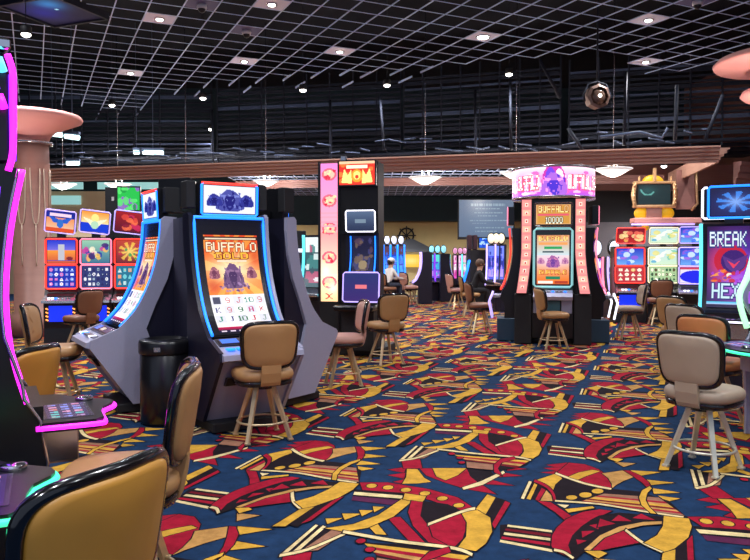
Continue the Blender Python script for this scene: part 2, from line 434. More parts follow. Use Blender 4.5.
a2(RED, [(393, 55), (432, 59), (437, 86), (482, 120), (545, 154), (480, 147), (420, 112), (393, 82)])
a2(BLK, [(434, 57), (510, 64), (562, 80), (470, 111), (438, 90)]); a2(RED, [(470, 112), (560, 81), (587, 108), (582, 140), (560, 159), (490, 136)])
a2(BLK, [(635, 92), (658, 48), (692, 55), (665, 108)]); a2(YEL, [(603, 76), (632, 41), (660, 48), (636, 92)]); a2(RED, [(664, 108), (693, 56), (710, 61), (675, 118)])
a2(YEL, [(560, 82), (610, 77), (655, 94), (669, 125), (656, 150), (630, 166), (573, 159), (592, 135), (585, 105)])
a2(CREAM, band([(465, 109), (560, 81), (602, 73)], 6))
m2 += [(BLK, [(285, 148), (400, 152), (622, 172), (600, 195), (540, 212), (455, 220), (340, 208), (330, 170)], 0)]
m2 += fan([(285, 150), (335, 175)], (615, 176), (560, 208), [YEL, RED, TANC, DRED])
a2(BRN, [(337, 180), (472, 195), (452, 217), (340, 206)]); a2(CREAM, band([(208, 125), (380, 145), (560, 160), (622, 174)], 6))
a2(RED, [(545, 158), (490, 168), (458, 195), (460, 227), (494, 242), (475, 210), (492, 185), (555, 168)])
for x, y in ((272, 145), (308, 163), (316, 184)): a2(RED, ellp(x, y, 15, 5, 10))

A_, B_ = Vector((0.70, 1.785)), Vector((2.025, -0.67))
def carpet():
    V = []; Fc = []; C = []
    def addp(P, z, c):
        o = len(V); V.extend((x, y, z) for x, y in P); Fc.append(tuple(range(o, o + len(P)))); C.extend([(*c, 1.0)] * len(P))
    addp([(-17, -4), (13, -4), (13, 31), (-17, 31)], -0.012, NAVY)
    motifs = []
    for ms, (ox, oy), sc in ((m1, (500, 450), 5.09), (m2, (390, 420), 4.41)):
        out = []
        for c, pts, o in ms:
            G = [ground(ox + x / sc, oy + y / sc) for x, y in pts]
            G = [(g.x, g.y) for g in G]
            ar = sum(G[i][0] * G[(i + 1) % len(G)][1] - G[(i + 1) % len(G)][0] * G[i][1] for i in range(len(G)))
            if ar < 0: G = G[::-1]
            O = None
            if o:
                O = []; n = len(G); w = 0.008
                for i in range(n):
                    a, b, d = Vector(G[i - 1]), Vector(G[i]), Vector(G[(i + 1) % n])
                    e1 = (b - a); e2 = (d - b)
                    if e1.length < 1e-6 or e2.length < 1e-6: O.append(G[i]); continue
                    e1.normalize(); e2.normalize()
                    nn = Vector((e1.y + e2.y, -(e1.x + e2.x)))
                    if nn.length < 1e-4: nn = Vector((e1.y, -e1.x))
                    nn.normalize(); k = max(.35, nn.dot(Vector((e1.y, -e1.x))))
                    O.append((b.x + nn.x * w / k, b.y + nn.y * w / k))
            out.append((c, G, O))
        motifs.append(out)
    for i in range(-9, 9):
        for j in range(-4, 20):
            t = A_ * j + B_ * i
            for q, out in enumerate(motifs):
                cx, cy = (1.6 if q == 0 else 0.9) + t.x, 5.0 + t.y
                if cy < 1.5 or cy > 28.5 or abs(cx) > cy * .56 + 1.6 or cx < -15 or cx > 11.5: continue
                z = -0.0115 + (0.0 if q == 0 else 0.00004)
                for c, G, O in out:
                    if O and cy < 17: addp([(x + t.x, y + t.y) for x, y in O], z, BLK)
                    z += 0.00006
                    addp([(x + t.x, y + t.y) for x, y in G], z, c); z += 0.00006
    me = bpy.data.meshes.new('floor'); me.from_pydata(V, [], Fc); me.materials.append(M_CARPET)
    a = me.color_attributes.new('Col', 'FLOAT_COLOR', 'CORNER')
    a.data.foreach_set('color', np.array(C, np.float32).reshape(-1)); me.update()
    o = bpy.data.objects.new('floor', me); COL.objects.link(o); tag(o, kind='structure')
carpet()

# ------------------------------------------------------------- room shell
ZC = 6.46                       # height of the open grid ceiling
b = B(); b.box(-17, 13, -4, 31, 8.6, 8.7); struct('ceiling', b, M_CEIL)
def wallbox(name, args, m):
    b = B(); b.box(*args); return struct(name, b, m)
M_WBACK = mat('wall_dark_teal', rgb(26, 46, 54), 0.8, noise=0.15, nscale=2)
M_WYEL = mat('wall_yellow', rgb(206, 184, 128), 0.8, noise=0.08, nscale=3)
M_WBEIGE = mat('wall_beige', rgb(196, 172, 140), 0.8, noise=0.08, nscale=3)
M_WGREY = mat('wall_grey', rgb(112, 106, 110), 0.8, noise=0.08, nscale=3)
wallbox('wall_back', (-17, 13, 30.6, 30.8, 0, 8.6), M_WBACK)
wallbox('wall_left', (-17.2, -17, -4, 30.8, 0, 8.6), M_WBACK)
wallbox('wall_right', (13, 13.2, -4, 30.8, 0, 8.6), M_BEAMD)
wallbox('wall_back_yellow', (-0.4, 8.2, 30.4, 30.6, 0, 3.0), M_WYEL)
wallbox('wall_back_beige', (-16, -9.6, 29.6, 29.8, 0, 4.2), M_WBEIGE)
wallbox('wall_back_grey', (6.2, 13, 24.2, 24.4, 0, 2.7), M_WGREY)
wallbox('wall_back_header', (6.0, 13, 24.15, 24.35, 3.75, 4.6), M_BEAMD)
b = B(); b.box(6.0, 13, 24.38, 24.5, 2.7, 3.75); struct('trim_1', b, M_BLACKM)
b = B(); b.box(-0.6, 8.2, 29.6, 30.3, 3.0, 3.95); struct('trim_2', b, M_WBACK)
b = B(); b.box(-4.4, -2.2, 30.3, 30.55, 2.35, 2.85); struct('trim_3', b, M_WYEL)

# ------- open grid ceiling: main runners and cross runners
GD = Vector((-342, 722)).normalized()          # runners going away to the left
GE = Vector((GD.y, -GD.x))                     # cross runners
p0 = onz(116.4, 0.6, ZC); CELL = 0.61
G0 = Vector((p0.x, p0.y))
q0 = onz(57, 43, ZC)
kk = (Vector((q0.x, q0.y)) - G0).dot(GD)
G0 = G0 + GD * (kk % CELL)
edge = [(onz(x, y, ZC).x, onz(x, y, ZC).y) for x, y in ((36, 98), (62, 96), (92, 114), (137, 112), (183, 88), (260, 82), (345, 75), (435, 70), (500, 62), (612, 55), (650, 78), (760, 60))]
def far_y(x):
    if x <= edge[0][0]: return edge[0][1]
    for (xa, ya), (xb, yb) in zip(edge, edge[1:]):
        if xa <= x <= xb: return ya + (yb - ya) * (x - xa) / max(1e-6, xb - xa)
    return edge[-1][1]
def inside(p): return p.x > edge[0][0] - .1 and p.x < 12.9 and p.y > -3.5 and p.y < far_y(p.x)
def runs(o, d, n0, n1):
    """stretches of the line o+d*k*CELL that are inside the grid area"""
    res = []; start = None
    for k in range(n0, n1 + 1):
        p = o + d * (k * CELL)
        if inside(p) and inside(p + d * CELL):
            if start is None: start = k
        elif start is not None:
            res.append((start, k)); start = None
    if start is not None: res.append((start, n1))
    return res
def bar2(b, p, q, w, z0, z1, m=0):
    p, q = Vector((p[0], p[1])), Vector((q[0], q[1]))
    d = (q - p).normalized(); n = Vector((-d.y, d.x)) * w / 2
    b.slab([(p.x - n.x, p.y - n.y), (q.x - n.x, q.y - n.y), (q.x + n.x, q.y + n.y), (p.x + n.x, p.y + n.y)], z0, z1, m)
b = B()
for i in range(-26, 34):
    o = G0 + GE * (i * CELL)
    for s, e in runs(o, GD, -40, 60): bar2(b, o + GD * s * CELL, o + GD * e * CELL, 0.022, ZC, ZC + .018)
for j in range(-40, 60):
    o = G0 + GD * (j * CELL)
    for s, e in runs(o, GE, -26, 34): bar2(b, o + GE * s * CELL, o + GE * e * CELL, 0.014, ZC, ZC + .012)
struct('trim_4', b, M_GRIDM)
# short stubs of runners hanging past the edge of the grid
b = B()
for i in range(-4, 14):
    o = G0 + GE * (i * CELL)
    ks = [e for s, e in runs(o, GD, -40, 60)]
    if ks:
        e = max(ks); bar2(b, o + GD * (e * CELL), o + GD * ((e + 1.1) * CELL), .028, ZC, ZC + .045)
        if i % 2: bar2(b, o + GD * ((e + 1.9) * CELL), o + GD * ((e + 3.2) * CELL), .028, ZC, ZC + .045)
struct('trim_5', b, M_GRIDM)

# ------- downlights in white tiles of the grid
M_TILE = mat('ceiling_tile', rgb(228, 228, 250), 0.7, noise=0.03)
def snap(px, py):
    p = onz(px, py, ZC); v = Vector((p.x, p.y)) - G0
    i, j = math.floor(v.dot(GE) / CELL), math.floor(v.dot(GD) / CELL)
    return i, j
lamps = [(158, 20, 1, 'on the second runner bay from the left'), (130, 72, 1, 'above the wide left machine bank'), (268, 7, 1, 'at the top edge, left of centre'), (243, 61, 1, 'below the camera dome'),
         (338, 52, 1, 'left of centre by the grid edge'), (481, 39, 2, 'right of centre, the brightest glare'), (647, 22, 1, 'at the top right'), (649, 62, 1, 'nearest the hanging spotlight')]
def spot(p, power, col=(.94, .95, 1), ang=150, r=.07):
    l = bpy.data.lights.new('downlight_or_fill_glow', 'SPOT'); l.energy = power; l.color = col; l.spot_size = R(ang); l.spot_blend = 1; l.shadow_soft_size = r
    o = bpy.data.objects.new('downlight_or_fill_glow', l); COL.objects.link(o); o.location = p
    return o
LP = 500
def downlight(i, j, big, where):
    c = G0 + GE * ((i + .5) * CELL) + GD * ((j + .5) * CELL)
    t = thing('downlight', 'round downlight in a pale ceiling tile, ' + where, 'light', (c.x, c.y, ZC), math.atan2(GE.y, GE.x), 'downlights of the grid ceiling')
    b = B(); b.box(-.29, .29, -.29, .29, .005, .02); b.build('tile', M_TILE, t)
    r = .13 if big == 2 else .075
    b = B(); b.lathe([(r + .03, .005), (r + .03, -.012), (r, -.012)], n=20); b.build('trim_ring', M_SILVER, t)
    b = B(); b.lathe([(r, -.008), (r * .85, -.03), (r * .3, -.045)], n=16); b.build('lamp', N_LAMP, t)
    spot((c.x, c.y, ZC - .12), LP)
for px, py, g, wh in lamps:
    i, j = snap(px, py); downlight(i, j, g, wh)
# lamps hung in the open dark part of the ceiling
for px, py, Y, wh in ((26, 34, 13.5, 'left of the blue coffer'), (112, 105, 21.5, 'above the left end of the beam'), (203, 98, 20.6, 'at the edge of the grid, left'), (303, 90, 19.5, 'small and dim, above the tall tower'),
                      (387, 85, 19.5, 'in the dark, centre of the room'), (509, 74, 18.5, 'in the dark, above the round carousel'), (211, 129, 24, 'amber, low behind the left grid'), (664, 166, 22, 'below the beam, right')):
    p = at(px, py, Y)
    t = thing('hanging_downlight', 'small bare downlight hanging ' + wh, 'light', p, 0, 'lamps in the open ceiling')
    b = B(); b.lathe([(.09, .14), (.1, .12), (.1, 0), (.085, 0)], n=16); b.build('housing', M_BLACKM, t)
    b = B(); b.lathe([(.085, .02), (.08, -.03), (.03, -.06)], n=14); b.build('lamp', N_LAMP, t)
    b = B(); b.tube([(0, 0, .14), (0, 0, 8.6 - p.z)], .008, n=5); b.build('rod', M_STEEL, t)
    spot(p - Vector((0, 0, .12)), LP * .7)
# the same downlights go on behind and beside the view, all but the last four
for x, y in ((-3.5, 1.5), (0.2, 1.2), (3.6, 1.8), (-1.8, 4.8), (1.6, 4.6), (5.5, 5.5), (-5.6, 5.4), (-8, 10), (8.6, 10.5), (9, 17), (-10, 17), (0, -1.5), (-3, 11.5), (2.2, 12), (6.5, 12.5), (-7, 12.2)):  # last four are unseen spots, added to brighten the beam
    spot((x, y, ZC - .05), LP * 1.0)
for x, y in ((1, 27.6), (3.6, 27.6), (6.4, 27.6), (-3.4, 28), (-8, 28.2), (-12, 28), (0, 24.5), (5, 25.5), (-5.5, 25), (9, 22.3), (-10, 25)):  # added fill spots without fixtures, to brighten the back of the room
    spot((x, y, 3.7), 420, r=.1)

# camera domes
for px, py, wh in ((245, 34, 'between two lit tiles'), (695, 4, 'at the top right corner'), (212, 3, 'at the top edge')):
    i, j = snap(px, py); c = G0 + GE * ((i + .5) * CELL) + GD * ((j + .5) * CELL)
    t = thing('security_camera', 'small white dome security camera in the ceiling ' + wh, 'camera', (c.x, c.y, ZC), math.atan2(GE.y, GE.x), 'ceiling camera domes')
    b = B(); b.box(-.29, .29, -.29, .29, .005, .02); b.build('tile', mat('tile_dim', rgb(90, 88, 130), .7, noise=.05), t)
    b = B(); b.lathe([(.09, 0), (.1, -.04), (.09, -.08)], n=18); b.build('housing', mat('white_plastic', rgb(220, 220, 225), .4, noise=.03), t)
    b = B(); b.ball((0, 0, -.08), .075); b.build('dome', M_BLACK, t)

# blue coffer at the top left
p = Vector((-6.3, 14.35, 6.36))
t = thing('ceiling_coffer', 'square hanging coffer panel glowing blue, top left corner', 'ceiling panel', (p.x, p.y, 6.36), R(-22)); t.scale = (.62, .62, 1)
b = B()
for s in (-1, 1):
    b.box(-1.15, 1.15, s * 1.12 - .05, s * 1.12 + .05, -.02, .12); b.box(s * 1.12 - .05, s * 1.12 + .05, -1.15, 1.15, -.02, .12)
b.build('frame', M_STEEL, t)
r = Ras(40, 40, rgb(16, 20, 44)); r.glow(.35, .25, .3, .3, rgb(60, 150, 220), .9).glow(.7, .5, .35, .4, rgb(30, 36, 150), .8).ell(.4, .45, .04, .03, rgb(190, 240, 255))
surf('panel', r, lambda u, v: (1.08 - 2.16 * u, -1.08 + 2.16 * v, .02), t, attr_mat('coffer_glow', .9))

# ------- dark overhead structure: rails, slats and catwalk behind the grid
def hrail(b, xa, ya, xb, yb, z, r=.03, m=0): b.tube([(xa, ya, z), (xb, yb, z)], r, m, 6)
def louver(n, xa, ya, xb, yb, z0, z1):
    b = B(); k = 14
    for i in range(k):
        z = z0 + (z1 - z0) * i / (k - 1)
        bar2(b, (xa, ya), (xb, yb), .04, z, z + (.06 if i % 3 else .11), 1 if (i * 7 + n) % 5 == 0 else 0)
    m = 9
    for i in range(m):
        t = i / (m - 1); x, y = xa + (xb - xa) * t, ya + (yb - ya) * t
        b.box(x - .02, x + .02, y - .05, y + .01, z0 - .3, z1 + .4, 0)
    struct('trim_%d' % n, b, [M_STEEL, M_STEELL])
louver(6, -12.5, 24.5, -5.5, 24.5, 5.0, 7.0)
louver(7, -5.2, 24.0, 0.8, 22.8, 4.9, 7.0)
louver(8, 0.9, 22.6, 5.4, 21.2, 4.9, 7.0)
louver(9, 5.6, 21.0, 11.8, 19.2, 4.9, 6.8)
# catwalk soffit under the slats with small work lights
b = B()
for k in range(4):
    ya = 22.4 + k * 1.0
    b.tube([(-12, ya + 1.5, 4.75), (0, ya, 4.7), (12, ya - 3.6, 4.7)], .06, 0, 6)
for k in range(26):
    x = -12 + k * .95; y = 24.3 - .13 * (x + 12)
    b.tube([(x, y - .6, 4.75), (x + .3, y + 2.2, 4.9)], .03, 1 if k % 3 == 0 else 0, 5)
b.slab([(-13, 26.5), (12.5, 23), (12.5, 24.6), (-13, 28.2)], 4.9, 5.0, 0)
struct('trim_10', b, [M_STEEL, M_STEELL])
b = B()
for i in range(46):
    x = -10 + i * .4; y = 21.6 - .3 * (x + 9) * .75
    L = random.uniform(.2, .5)
    z_ = 4.3 + random.random() * .4; b.tube([(x, y, z_), (x + L, y + .2, z_ + random.uniform(-.04, .10))], .02, 0, 6)
struct('trim_11', b, M_STEELL)
# braces and conduits
b = B()
for (xa, ya, xb, yb, Y) in ((568, 128, 584, 152, 17.5), (540, 60, 560, 98, 18), (380, 95, 384, 150, 20), (475, 90, 476, 160, 20), (510, 80, 511, 150, 19), (626, 72, 624, 145, 18), (677, 85, 675, 140, 16.5), (723, 95, 705, 140, 15), (212, 110, 213, 165, 22), (330, 100, 331, 160, 21)):
    b.tube([at(xa, ya, Y), at(xb, yb, Y)], .04, 0, 6)
b.tube([at(600, 137, 17), at(640, 132, 16.8), at(662, 138, 16.6), at(668, 128, 16.5)], .035, 1, 6)
struct('trim_12', b, [M_STEEL, M_STEELL])
# ------------------------------------------------- cornice beams
def cornice(name, P, z0, z1, depth, m):
    """stepped wood cornice along the plan line P"""
    prof = [(0, 0), (-.06, .0), (-.06, .16), (-.10, .2), (-.10, .38), (-.16, .44), (-.16, .6), (-.22, .66), (-.22, .84), (-.28, .9), (-.28, 1.0), (0, 1.0)]
    b = B(); rings = []
    for i, (x, y) in enumerate(P):
        a = Vector(P[max(0, i - 1)]); c = Vector(P[min(len(P) - 1, i + 1)]); d = (c - a).normalized(); n = Vector((-d.y, d.x))
        rings.append([(x + n.x * -(-q) * depth / .28, y - abs(n.y) * (-q) * depth / .28, z0 + (z1 - z0) * w) for q, w in prof])
    b.loft(rings, 0); return struct(name, b, m)
L1, R1 = at(20, 172, 21), at(718, 148, 16.3)
cornice('trim_13', [(L1.x - 2, L1.y + .5), (R1.x, R1.y)], 3.68, 4.02, .3, M_BEAM)
cornice('trim_14', [(R1.x, R1.y + .1), (at(690, 180, 20).x, 21.5)], 3.68, 4.02, .3, M_BEAM)
cornice('trim_15', [(-4.5, 23.6), (0, 22.6), (8.6, 21.6)], 3.74, 3.98, .12, M_BEAMD)
cornice('trim_16', [(8.3, 16.8), (12.9, 19.5)], 3.1, 3.75, .2, M_BEAMD)
# bright clerestory panes above the left back wall
M_PANE = mat('clerestory_glass', rgb(150, 205, 205), .3, emit=.75, noise=.1, nscale=1)
b = B(); b.box(-15.6, -11.9, 29.5, 29.58, 4.28, 4.56); struct('window_1', b, M_PANE)
b = B(); b.box(-11.3, -8.4, 29.5, 29.58, 4.28, 4.56); struct('window_3', b, M_PANE)
b = B(); b.box(-15.6, -12, 29.5, 29.58, 3.66, 4.02); struct('window_2', b, M_PANE)
# fluorescent fixtures above beam at left
for (xa, ya, xb, yb, Y, wh) in ((43, 133, 62, 135, 21, 'left one of the pair beside the column'), (65, 136, 79, 138, 21, 'right one of the pair beside the column'), (134, 152, 139, 152, 22, 'small one of the bright cluster above the beam'), (143, 152, 163, 153, 22, 'long one of the bright cluster above the beam'), (67, 163, 79, 163, 22, 'dim one just above the beam, far left')):
    p, q = at(xa, ya, Y), at(xb, yb, Y)
    t = thing('fluorescent_fixture', 'white tube light, ' + wh, 'light', p, 0, 'work lights above the beam')
    d = q - p
    b = B(); b.box(-.02, d.x + .02, -.06, .06, .05, .12); b.tube([(d.x / 2, 0, .1), (d.x / 2, 0, 8.6 - p.z)], .01, 0, 5); b.build('housing', M_STEELL, t)
    b = B(); b.tube([(0, 0, 0), (d.x, 0, d.z)], .07, 0, 8); b.build('lamp', neon('tube_white', rgb(200, 240, 245), 3.0), t)

# lower egg-crate ceiling behind the beams
b = B()
for i in range(34):
    x = -4.6 + i * .3
    b.box(x, x + .03, 19.6, 29.6, 4.03, 4.045)
for j in range(14):
    y = 19.6 + j * .75
    b.box(-4.6, 5.4, y, y + .07, 4.03, 4.045)
struct('trim_17', b, M_GRIDM)

# pendant bowls
M_BOWL = mat('frosted_glass', rgb(235, 232, 230), .4, emit=.55, noise=.03)
for px, py, Y, s, wh in ((425, 180, 20.5, 1.0, 'behind the beam, between tower and wall screen'), (613, 172, 18.6, 1.05, 'right of the round carousel'), (516, 175, 19.6, .95, 'half hidden by the round carousel'), (118, 186, 23, .9, 'above the left machine bank'),
                         (63, 186, 23, .9, 'nearest the left column'), (186, 184, 22.6, .8, 'left of the bison machine topper'), (266, 183, 22, .85, 'right of the bison machine topper')):
    p = at(px, py, Y)
    t = thing('pendant_lamp', 'white frosted bowl pendant lamp hanging ' + wh, 'lamp', p, 0, 'bowl pendants behind the beam')
    b = B(); b.lathe([(.04, -.12), (.12, -.10), (.24, -.05), (.36, .02), (.47, .07), (.46, .08), (.2, .04), (.04, .03)], n=28, smooth=True); b.X = None
    o = b.build('bowl', M_BOWL, t); o.scale = (s, s, s)
    b = B()
    for k in range(3):
        a = 2 * PI * k / 3 + .3; b.tube([(.15 * cos(a), .15 * sin(a), .04), (.06 * cos(a), .06 * sin(a), .45)], .012, 0, 6)
    b.lathe([(.09, .45), (.09, .5), (.02, .52)], n=14); b.tube([(0, 0, .5), (0, 0, 8.6 - p.z)], .01, 0, 5)
    b.build('stem', M_SILVER, t)
    l = bpy.data.lights.new('pendant_glow', 'POINT'); l.energy = 70; l.color = (1, .93, .85); l.shadow_soft_size = .1
    lo = bpy.data.objects.new('pendant_glow', l); COL.objects.link(lo); lo.location = p + Vector((0, 0, .2 * s))
    l = bpy.data.lights.new('pendant_glow', 'POINT'); l.energy = 60; l.color = (1, .93, .85); l.shadow_soft_size = .1
    lo = bpy.data.objects.new('pendant_glow', l); COL.objects.link(lo); lo.location = p - Vector((0, 0, .3 * s))

# hanging theatre spotlight
p = at(597, 97, 15.5)
t = thing('stage_spotlight', 'round brown hanging spotlight with clear lens under dark ceiling', 'light', p, R(8))
b = B()
b.X = Matrix.Rotation(R(90), 4, 'X'); b.lathe([(.2, -.22), (.25, -.12), (.26, .1), (.2, .12), (.2, .06)], n=8, smooth=False)
b.build('housing', mat('bronze', rgb(128, 100, 88), .4, metal=.4, noise=.1), t)
b = B(); b.X = Matrix.Rotation(R(90), 4, 'X'); b.lathe([(.19, .07), (.1, .12), (.03, .13)], n=16); b.build('lens', mat('lens', rgb(90, 70, 60), .08, noise=.1), t)
b = B(); b.ball((0, -.15, 0), .035); b.build('bulb', N_LAMP, t)
b = B(); b.tube([(-.27, 0, -.1), (-.3, 0, .05), (-.2, 0, .27), (0, 0, .32), (.2, 0, .27), (.3, 0, .05), (.27, 0, -.1)], .02, 0, 6); b.tube([(0, 0, .32), (0, 0, 8.6 - p.z)], .02, 0, 6); b.build('yoke', M_STEEL, t)

# ------------------------------------------------- columns
def column(x, y, label, deco=True, low=False):
    t = thing('column', label, 'column', (x, y, 0))
    b = B(); b.lathe([(.34, 0), (.34, .35), (.27, .4), (.27, 2.9), (.26, 3.32)], n=28, smooth=True); b.build('shaft', M_COLW, t)
    b = B(); b.lathe([(.26, 3.32), (.29, 3.42), (.38, 3.52), (.58, 3.61), (.75, 3.69), (.77, 3.73), (.74, 3.78), (.2, 3.8)] if not low else [(.26, 3.0), (.27, 3.84), (.3, 4.07), (.85, 4.11), (.87, 4.15), (.82, 4.2), (.2, 4.22)], n=48); b.build('capital', M_PINKW, t)
    b = B(); b.tube([(.30 * cos(a), .30 * sin(a), 3.3) for a in [2 * PI * i / 28 for i in range(28)]], .03, 0, 8, True); b.build('collar', M_SILVER, t)
    b = B()
    for k in range(5):
        a0 = R(-95 + k * 42)
        for s in (-1, 1):
            pts = []
            for i in range(12):
                u = i / 11; a = a0 + s * .32 * u ** .6 * (1 - .2 * u); r = .278
                pts.append((r * cos(a), r * sin(a), 1.9 + .95 * u ** 1.7))
            b.tube(pts, .009, 0, 5)
        b.tube([(.278 * cos(a0), .278 * sin(a0), 1.2 + i * .1) for i in range(8)], .009, 0, 5)
    b.build('inlay', mat('inlay_cream', rgb(225, 200, 175), .4, noise=.05), t)
    l = bpy.data.lights.new('column_uplight', 'SPOT'); l.energy = 130 if low else 60; l.color = (1, .8, .75); l.spot_size = R(120); l.spot_blend = 1; l.shadow_soft_size = .05
    for a_ in (200, 290):
        lo = bpy.data.objects.new('column_uplight', l); COL.objects.link(lo); lo.location = (x + 1.0 * cos(R(a_)), y + 1.0 * sin(R(a_)), 2.6); lo.rotation_euler = (PI, 0, 0)
    if not low: t.scale = (1.27, 1.27, 1.155)
    if low:
        b = B(); b.lathe([(.27, 3.6), (.46, 3.66), (.53, 3.72), (.5, 3.78), (.27, 3.8)], n=36); b.build('lower_ring', M_PINKW, t)
c = at(30, 112, 14.4)
column(c.x, c.y, 'round rose and wood column with wide flared disc capital behind left neon machine')
c = at(785, 65, 9.6)
column(c.x, c.y, 'round column at the right edge, its pink disc capital overhead', low=True)

# ------------------------------------------------- chairs
PART = {}
def cached(key, fn):
    if key not in PART: PART[key] = fn()
    return PART[key]
def outline(w, z0, z1, n=40):
    """rounded back outline, wider at the top"""
    P = []; zc, hz = (z0 + z1) / 2, (z1 - z0) / 2
    for i in range(n):
        a = 2 * PI * i / n; ca, sa = cos(a), sin(a); e = .42
        x = w / 2 * math.copysign(abs(ca) ** e, ca); z = hz * math.copysign(abs(sa) ** e, sa)
        x *= 1 + .05 * (z / hz) - (.06 if z < -hz * .3 else 0) * ((-z / hz) - .3)
        P.append((x, zc + z))
    return P
def back_y(x, z): return .215 + (z - .6) * .17 - 1.15 * x * x * .9
def chair_mesh(kind, m):
    b = B()
    if kind == 'backrest':
        O = outline(.475, .648, 1.03); zc = .84
        for lay in (((-.020, .95), (-.034, .88), (-.042, .6), (-.044, .2)), ((.020, .95), (.028, .85), (.032, .5), (.033, .15))):
            rings = []
            for dy, k in ((0, .96),) + lay:
                rings.append([(x * k, back_y(x * k, zc + (z - zc) * k) + dy, zc + (z - zc) * k) for x, z in O])
            if lay[0][0] < 0: rings = [r[::-1] for r in rings]
            b.loft(rings, 0, True)
    elif kind == 'trim':
        O = outline(.475, .648, 1.03)
        b.tube([(x, back_y(x, z) - .004, z) for x, z in O], .021, 0, 8, True)
    elif kind == 'back_tab':
        b.loft([[(x, back_y(x, .67) + .034, .67) for x in (-.085, .085)] + [(x, back_y(x, .67) + .02, .67) for x in (.085, -.085)],
                [(x, back_y(0, .60) + .036, .60) for x in (-.085, .085)] + [(x, .20, .60) for x in (.085, -.085)],
                [(x, .232, .52) for x in (-.085, .085)] + [(x, .18, .52) for x in (.085, -.085)],
                [(x, .215, .49) for x in (-.085, .085)] + [(x, .12, .49) for x in (.085, -.085)]], 0)
    elif kind == 'seat':
        rings = []
        for z, k in ((.525, .93), (.54, .99), (.57, 1.02), (.6, .99), (.618, .9), (.626, .6), (.628, .2)):
            rings.append([(.25 * k * math.copysign(abs(cos(a)) ** .6, cos(a)), -.02 + .24 * k * math.copysign(abs(sin(a)) ** .6, sin(a)), z) for a in [2 * PI * i / 32 for i in range(32)]])
        b.loft(rings, 0, True)
    elif kind == 'seat_base':
        rings = []
        for z, k in ((.475, .8), (.485, .95), (.52, .99), (.527, .95)):
            rings.append([(.25 * k * math.copysign(abs(cos(a)) ** .6, cos(a)), -.02 + .24 * k * math.copysign(abs(sin(a)) ** .6, sin(a)), z) for a in [2 * PI * i / 32 for i in range(32)]])
        b.loft(rings, 0, True)
        b.lathe([(.09, .44), (.09, .48)], n=16)
    elif kind.startswith('leg'):
        k = int(kind[3]); a = PI / 4 + k * PI / 2
        p, q = Vector((.10 * cos(a), .10 * sin(a) - .02, .47)), Vector((.27 * cos(a), .27 * sin(a) - .02, .012))
        d = (q - p); t = Vector((-sin(a), cos(a), 0)); n = Vector((cos(a), sin(a), 0))
        rings = []
        for u, w in ((0, .019), (1, .015)):
            c = p + d * u
            rings.append([c + t * w - n * w, c + t * w + n * w, c - t * w + n * w, c - t * w - n * w])
        b.loft(rings, 0)
        b.box(q.x - .022, q.x + .022, q.y - .022, q.y + .022, 0, .014, 0)
    elif kind == 'foot_ring':
        b.tube([(.218 * cos(a), .218 * sin(a) - .02, .155) for a in [2 * PI * i / 28 for i in range(28)]], .010, 0, 7, True)
    return b.mesh(kind.rstrip('0123'), m)
def chair(x, y, h, vin, label, cat='chair', s=1.0, group='casino chairs on the carpet', leg=None):
    t = thing('casino_chair', label, cat, (x, y, 0), head(h), group)
    t.scale = (s, s, s)
    for kind, m in (('seat', vin), ('seat_base', M_TRIM), ('backrest', vin), ('trim', M_TRIM), ('back_tab', vin), ('leg0', leg or M_LEG), ('leg1', leg or M_LEG), ('leg2', leg or M_LEG), ('leg3', leg or M_LEG), ('foot_ring', leg or M_LEG)):
        me = cached((kind, m.name), lambda: chair_mesh(kind, m))
        o = bpy.data.objects.new(kind.rstrip('0123'), me); COL.objects.link(o); o.parent = t
    return t
def chair_px(px, py, h, vin, label, **k):
    g = ground(px, py); return chair(g.x, g.y, h, vin, label, **k)
chair(-.92, 1.95, -66, M_TAN_GOLDLIT, 'golden-lit tan casino chair nearest the camera, only the back in frame, bottom left corner', s=1.02)
chair(-1.11, 3.2, -102, M_TAN, 'tan casino chair seen edge-on just behind the golden-lit chair', s=1.07)
chair(-2.31, 4.46, -80, M_TAN_GOLDLIT, 'golden-lit beige casino chair whose back stands over the magenta-edged button deck')
chair_px(55, 406, 80, M_TAN, 'tan casino chair at the side screen of the bison pod, behind golden-lit beige chair', s=1.04)
chair(-4.78, 11.75, -58, M_BROWNV, 'brown casino chair standing at the red-framed three-machine bank')
chair(-.98, 6.28, -26, M_TAN, 'tan casino chair in front of the large bison slot machine')
chair_px(345, 384, -102, M_TAN_PINKLIT, 'pink-lit tan casino chair turned sideways before the tall lit tower')
chair(.17, 10.6, -28, M_TAN, 'tan casino chair seen from behind, just behind the sideways pink-lit chair')
chair_px(552, 348, 84, M_TAN, 'tan casino chair turned sideways before the round carousel')
chair_px(630, 338, -85, M_TAN_GREYLIT, 'beige-seated casino chair turned left in the aisle before the right bank')
chair_px(659, 325, 10, M_BROWNV, 'brown casino chair seen from behind at the cream-screened machine')
chair(4.22, 9.9, 62, M_TAN, 'tan casino chair farthest back in the right-hand row')
chair(3.70, 8.3, 60, M_TAN_GREYLIT, 'grey-lit tan casino chair in the right-hand row, third from the front')
chair(3.22, 6.85, 52, M_TAN_ORANGELIT, 'orange-lit tan casino chair in the right-hand row, second from the front')
chair(2.46, 5.38, 52, M_TAN_GREYLIT, 'grey-lit tan casino chair with pale metal legs, front of the right-hand row', leg=mat('pale_leg', rgb(220, 216, 196), .3, metal=.5, noise=.05))
chair_px(479, 333, 84, M_BROWNV, 'brown casino chair left of the round carousel, turned right')
chair_px(456, 309, 70, M_TAN_PINKLIT, 'small distant casino chair with pink-lit back, beyond the sideways aisle chair')
chair_px(470, 316, 92, M_TAN, 'distant casino chair in which the person in black sits')
chair_px(418, 302, -70, M_BROWNV, 'distant brown casino chair by the far left-facing cabinet')
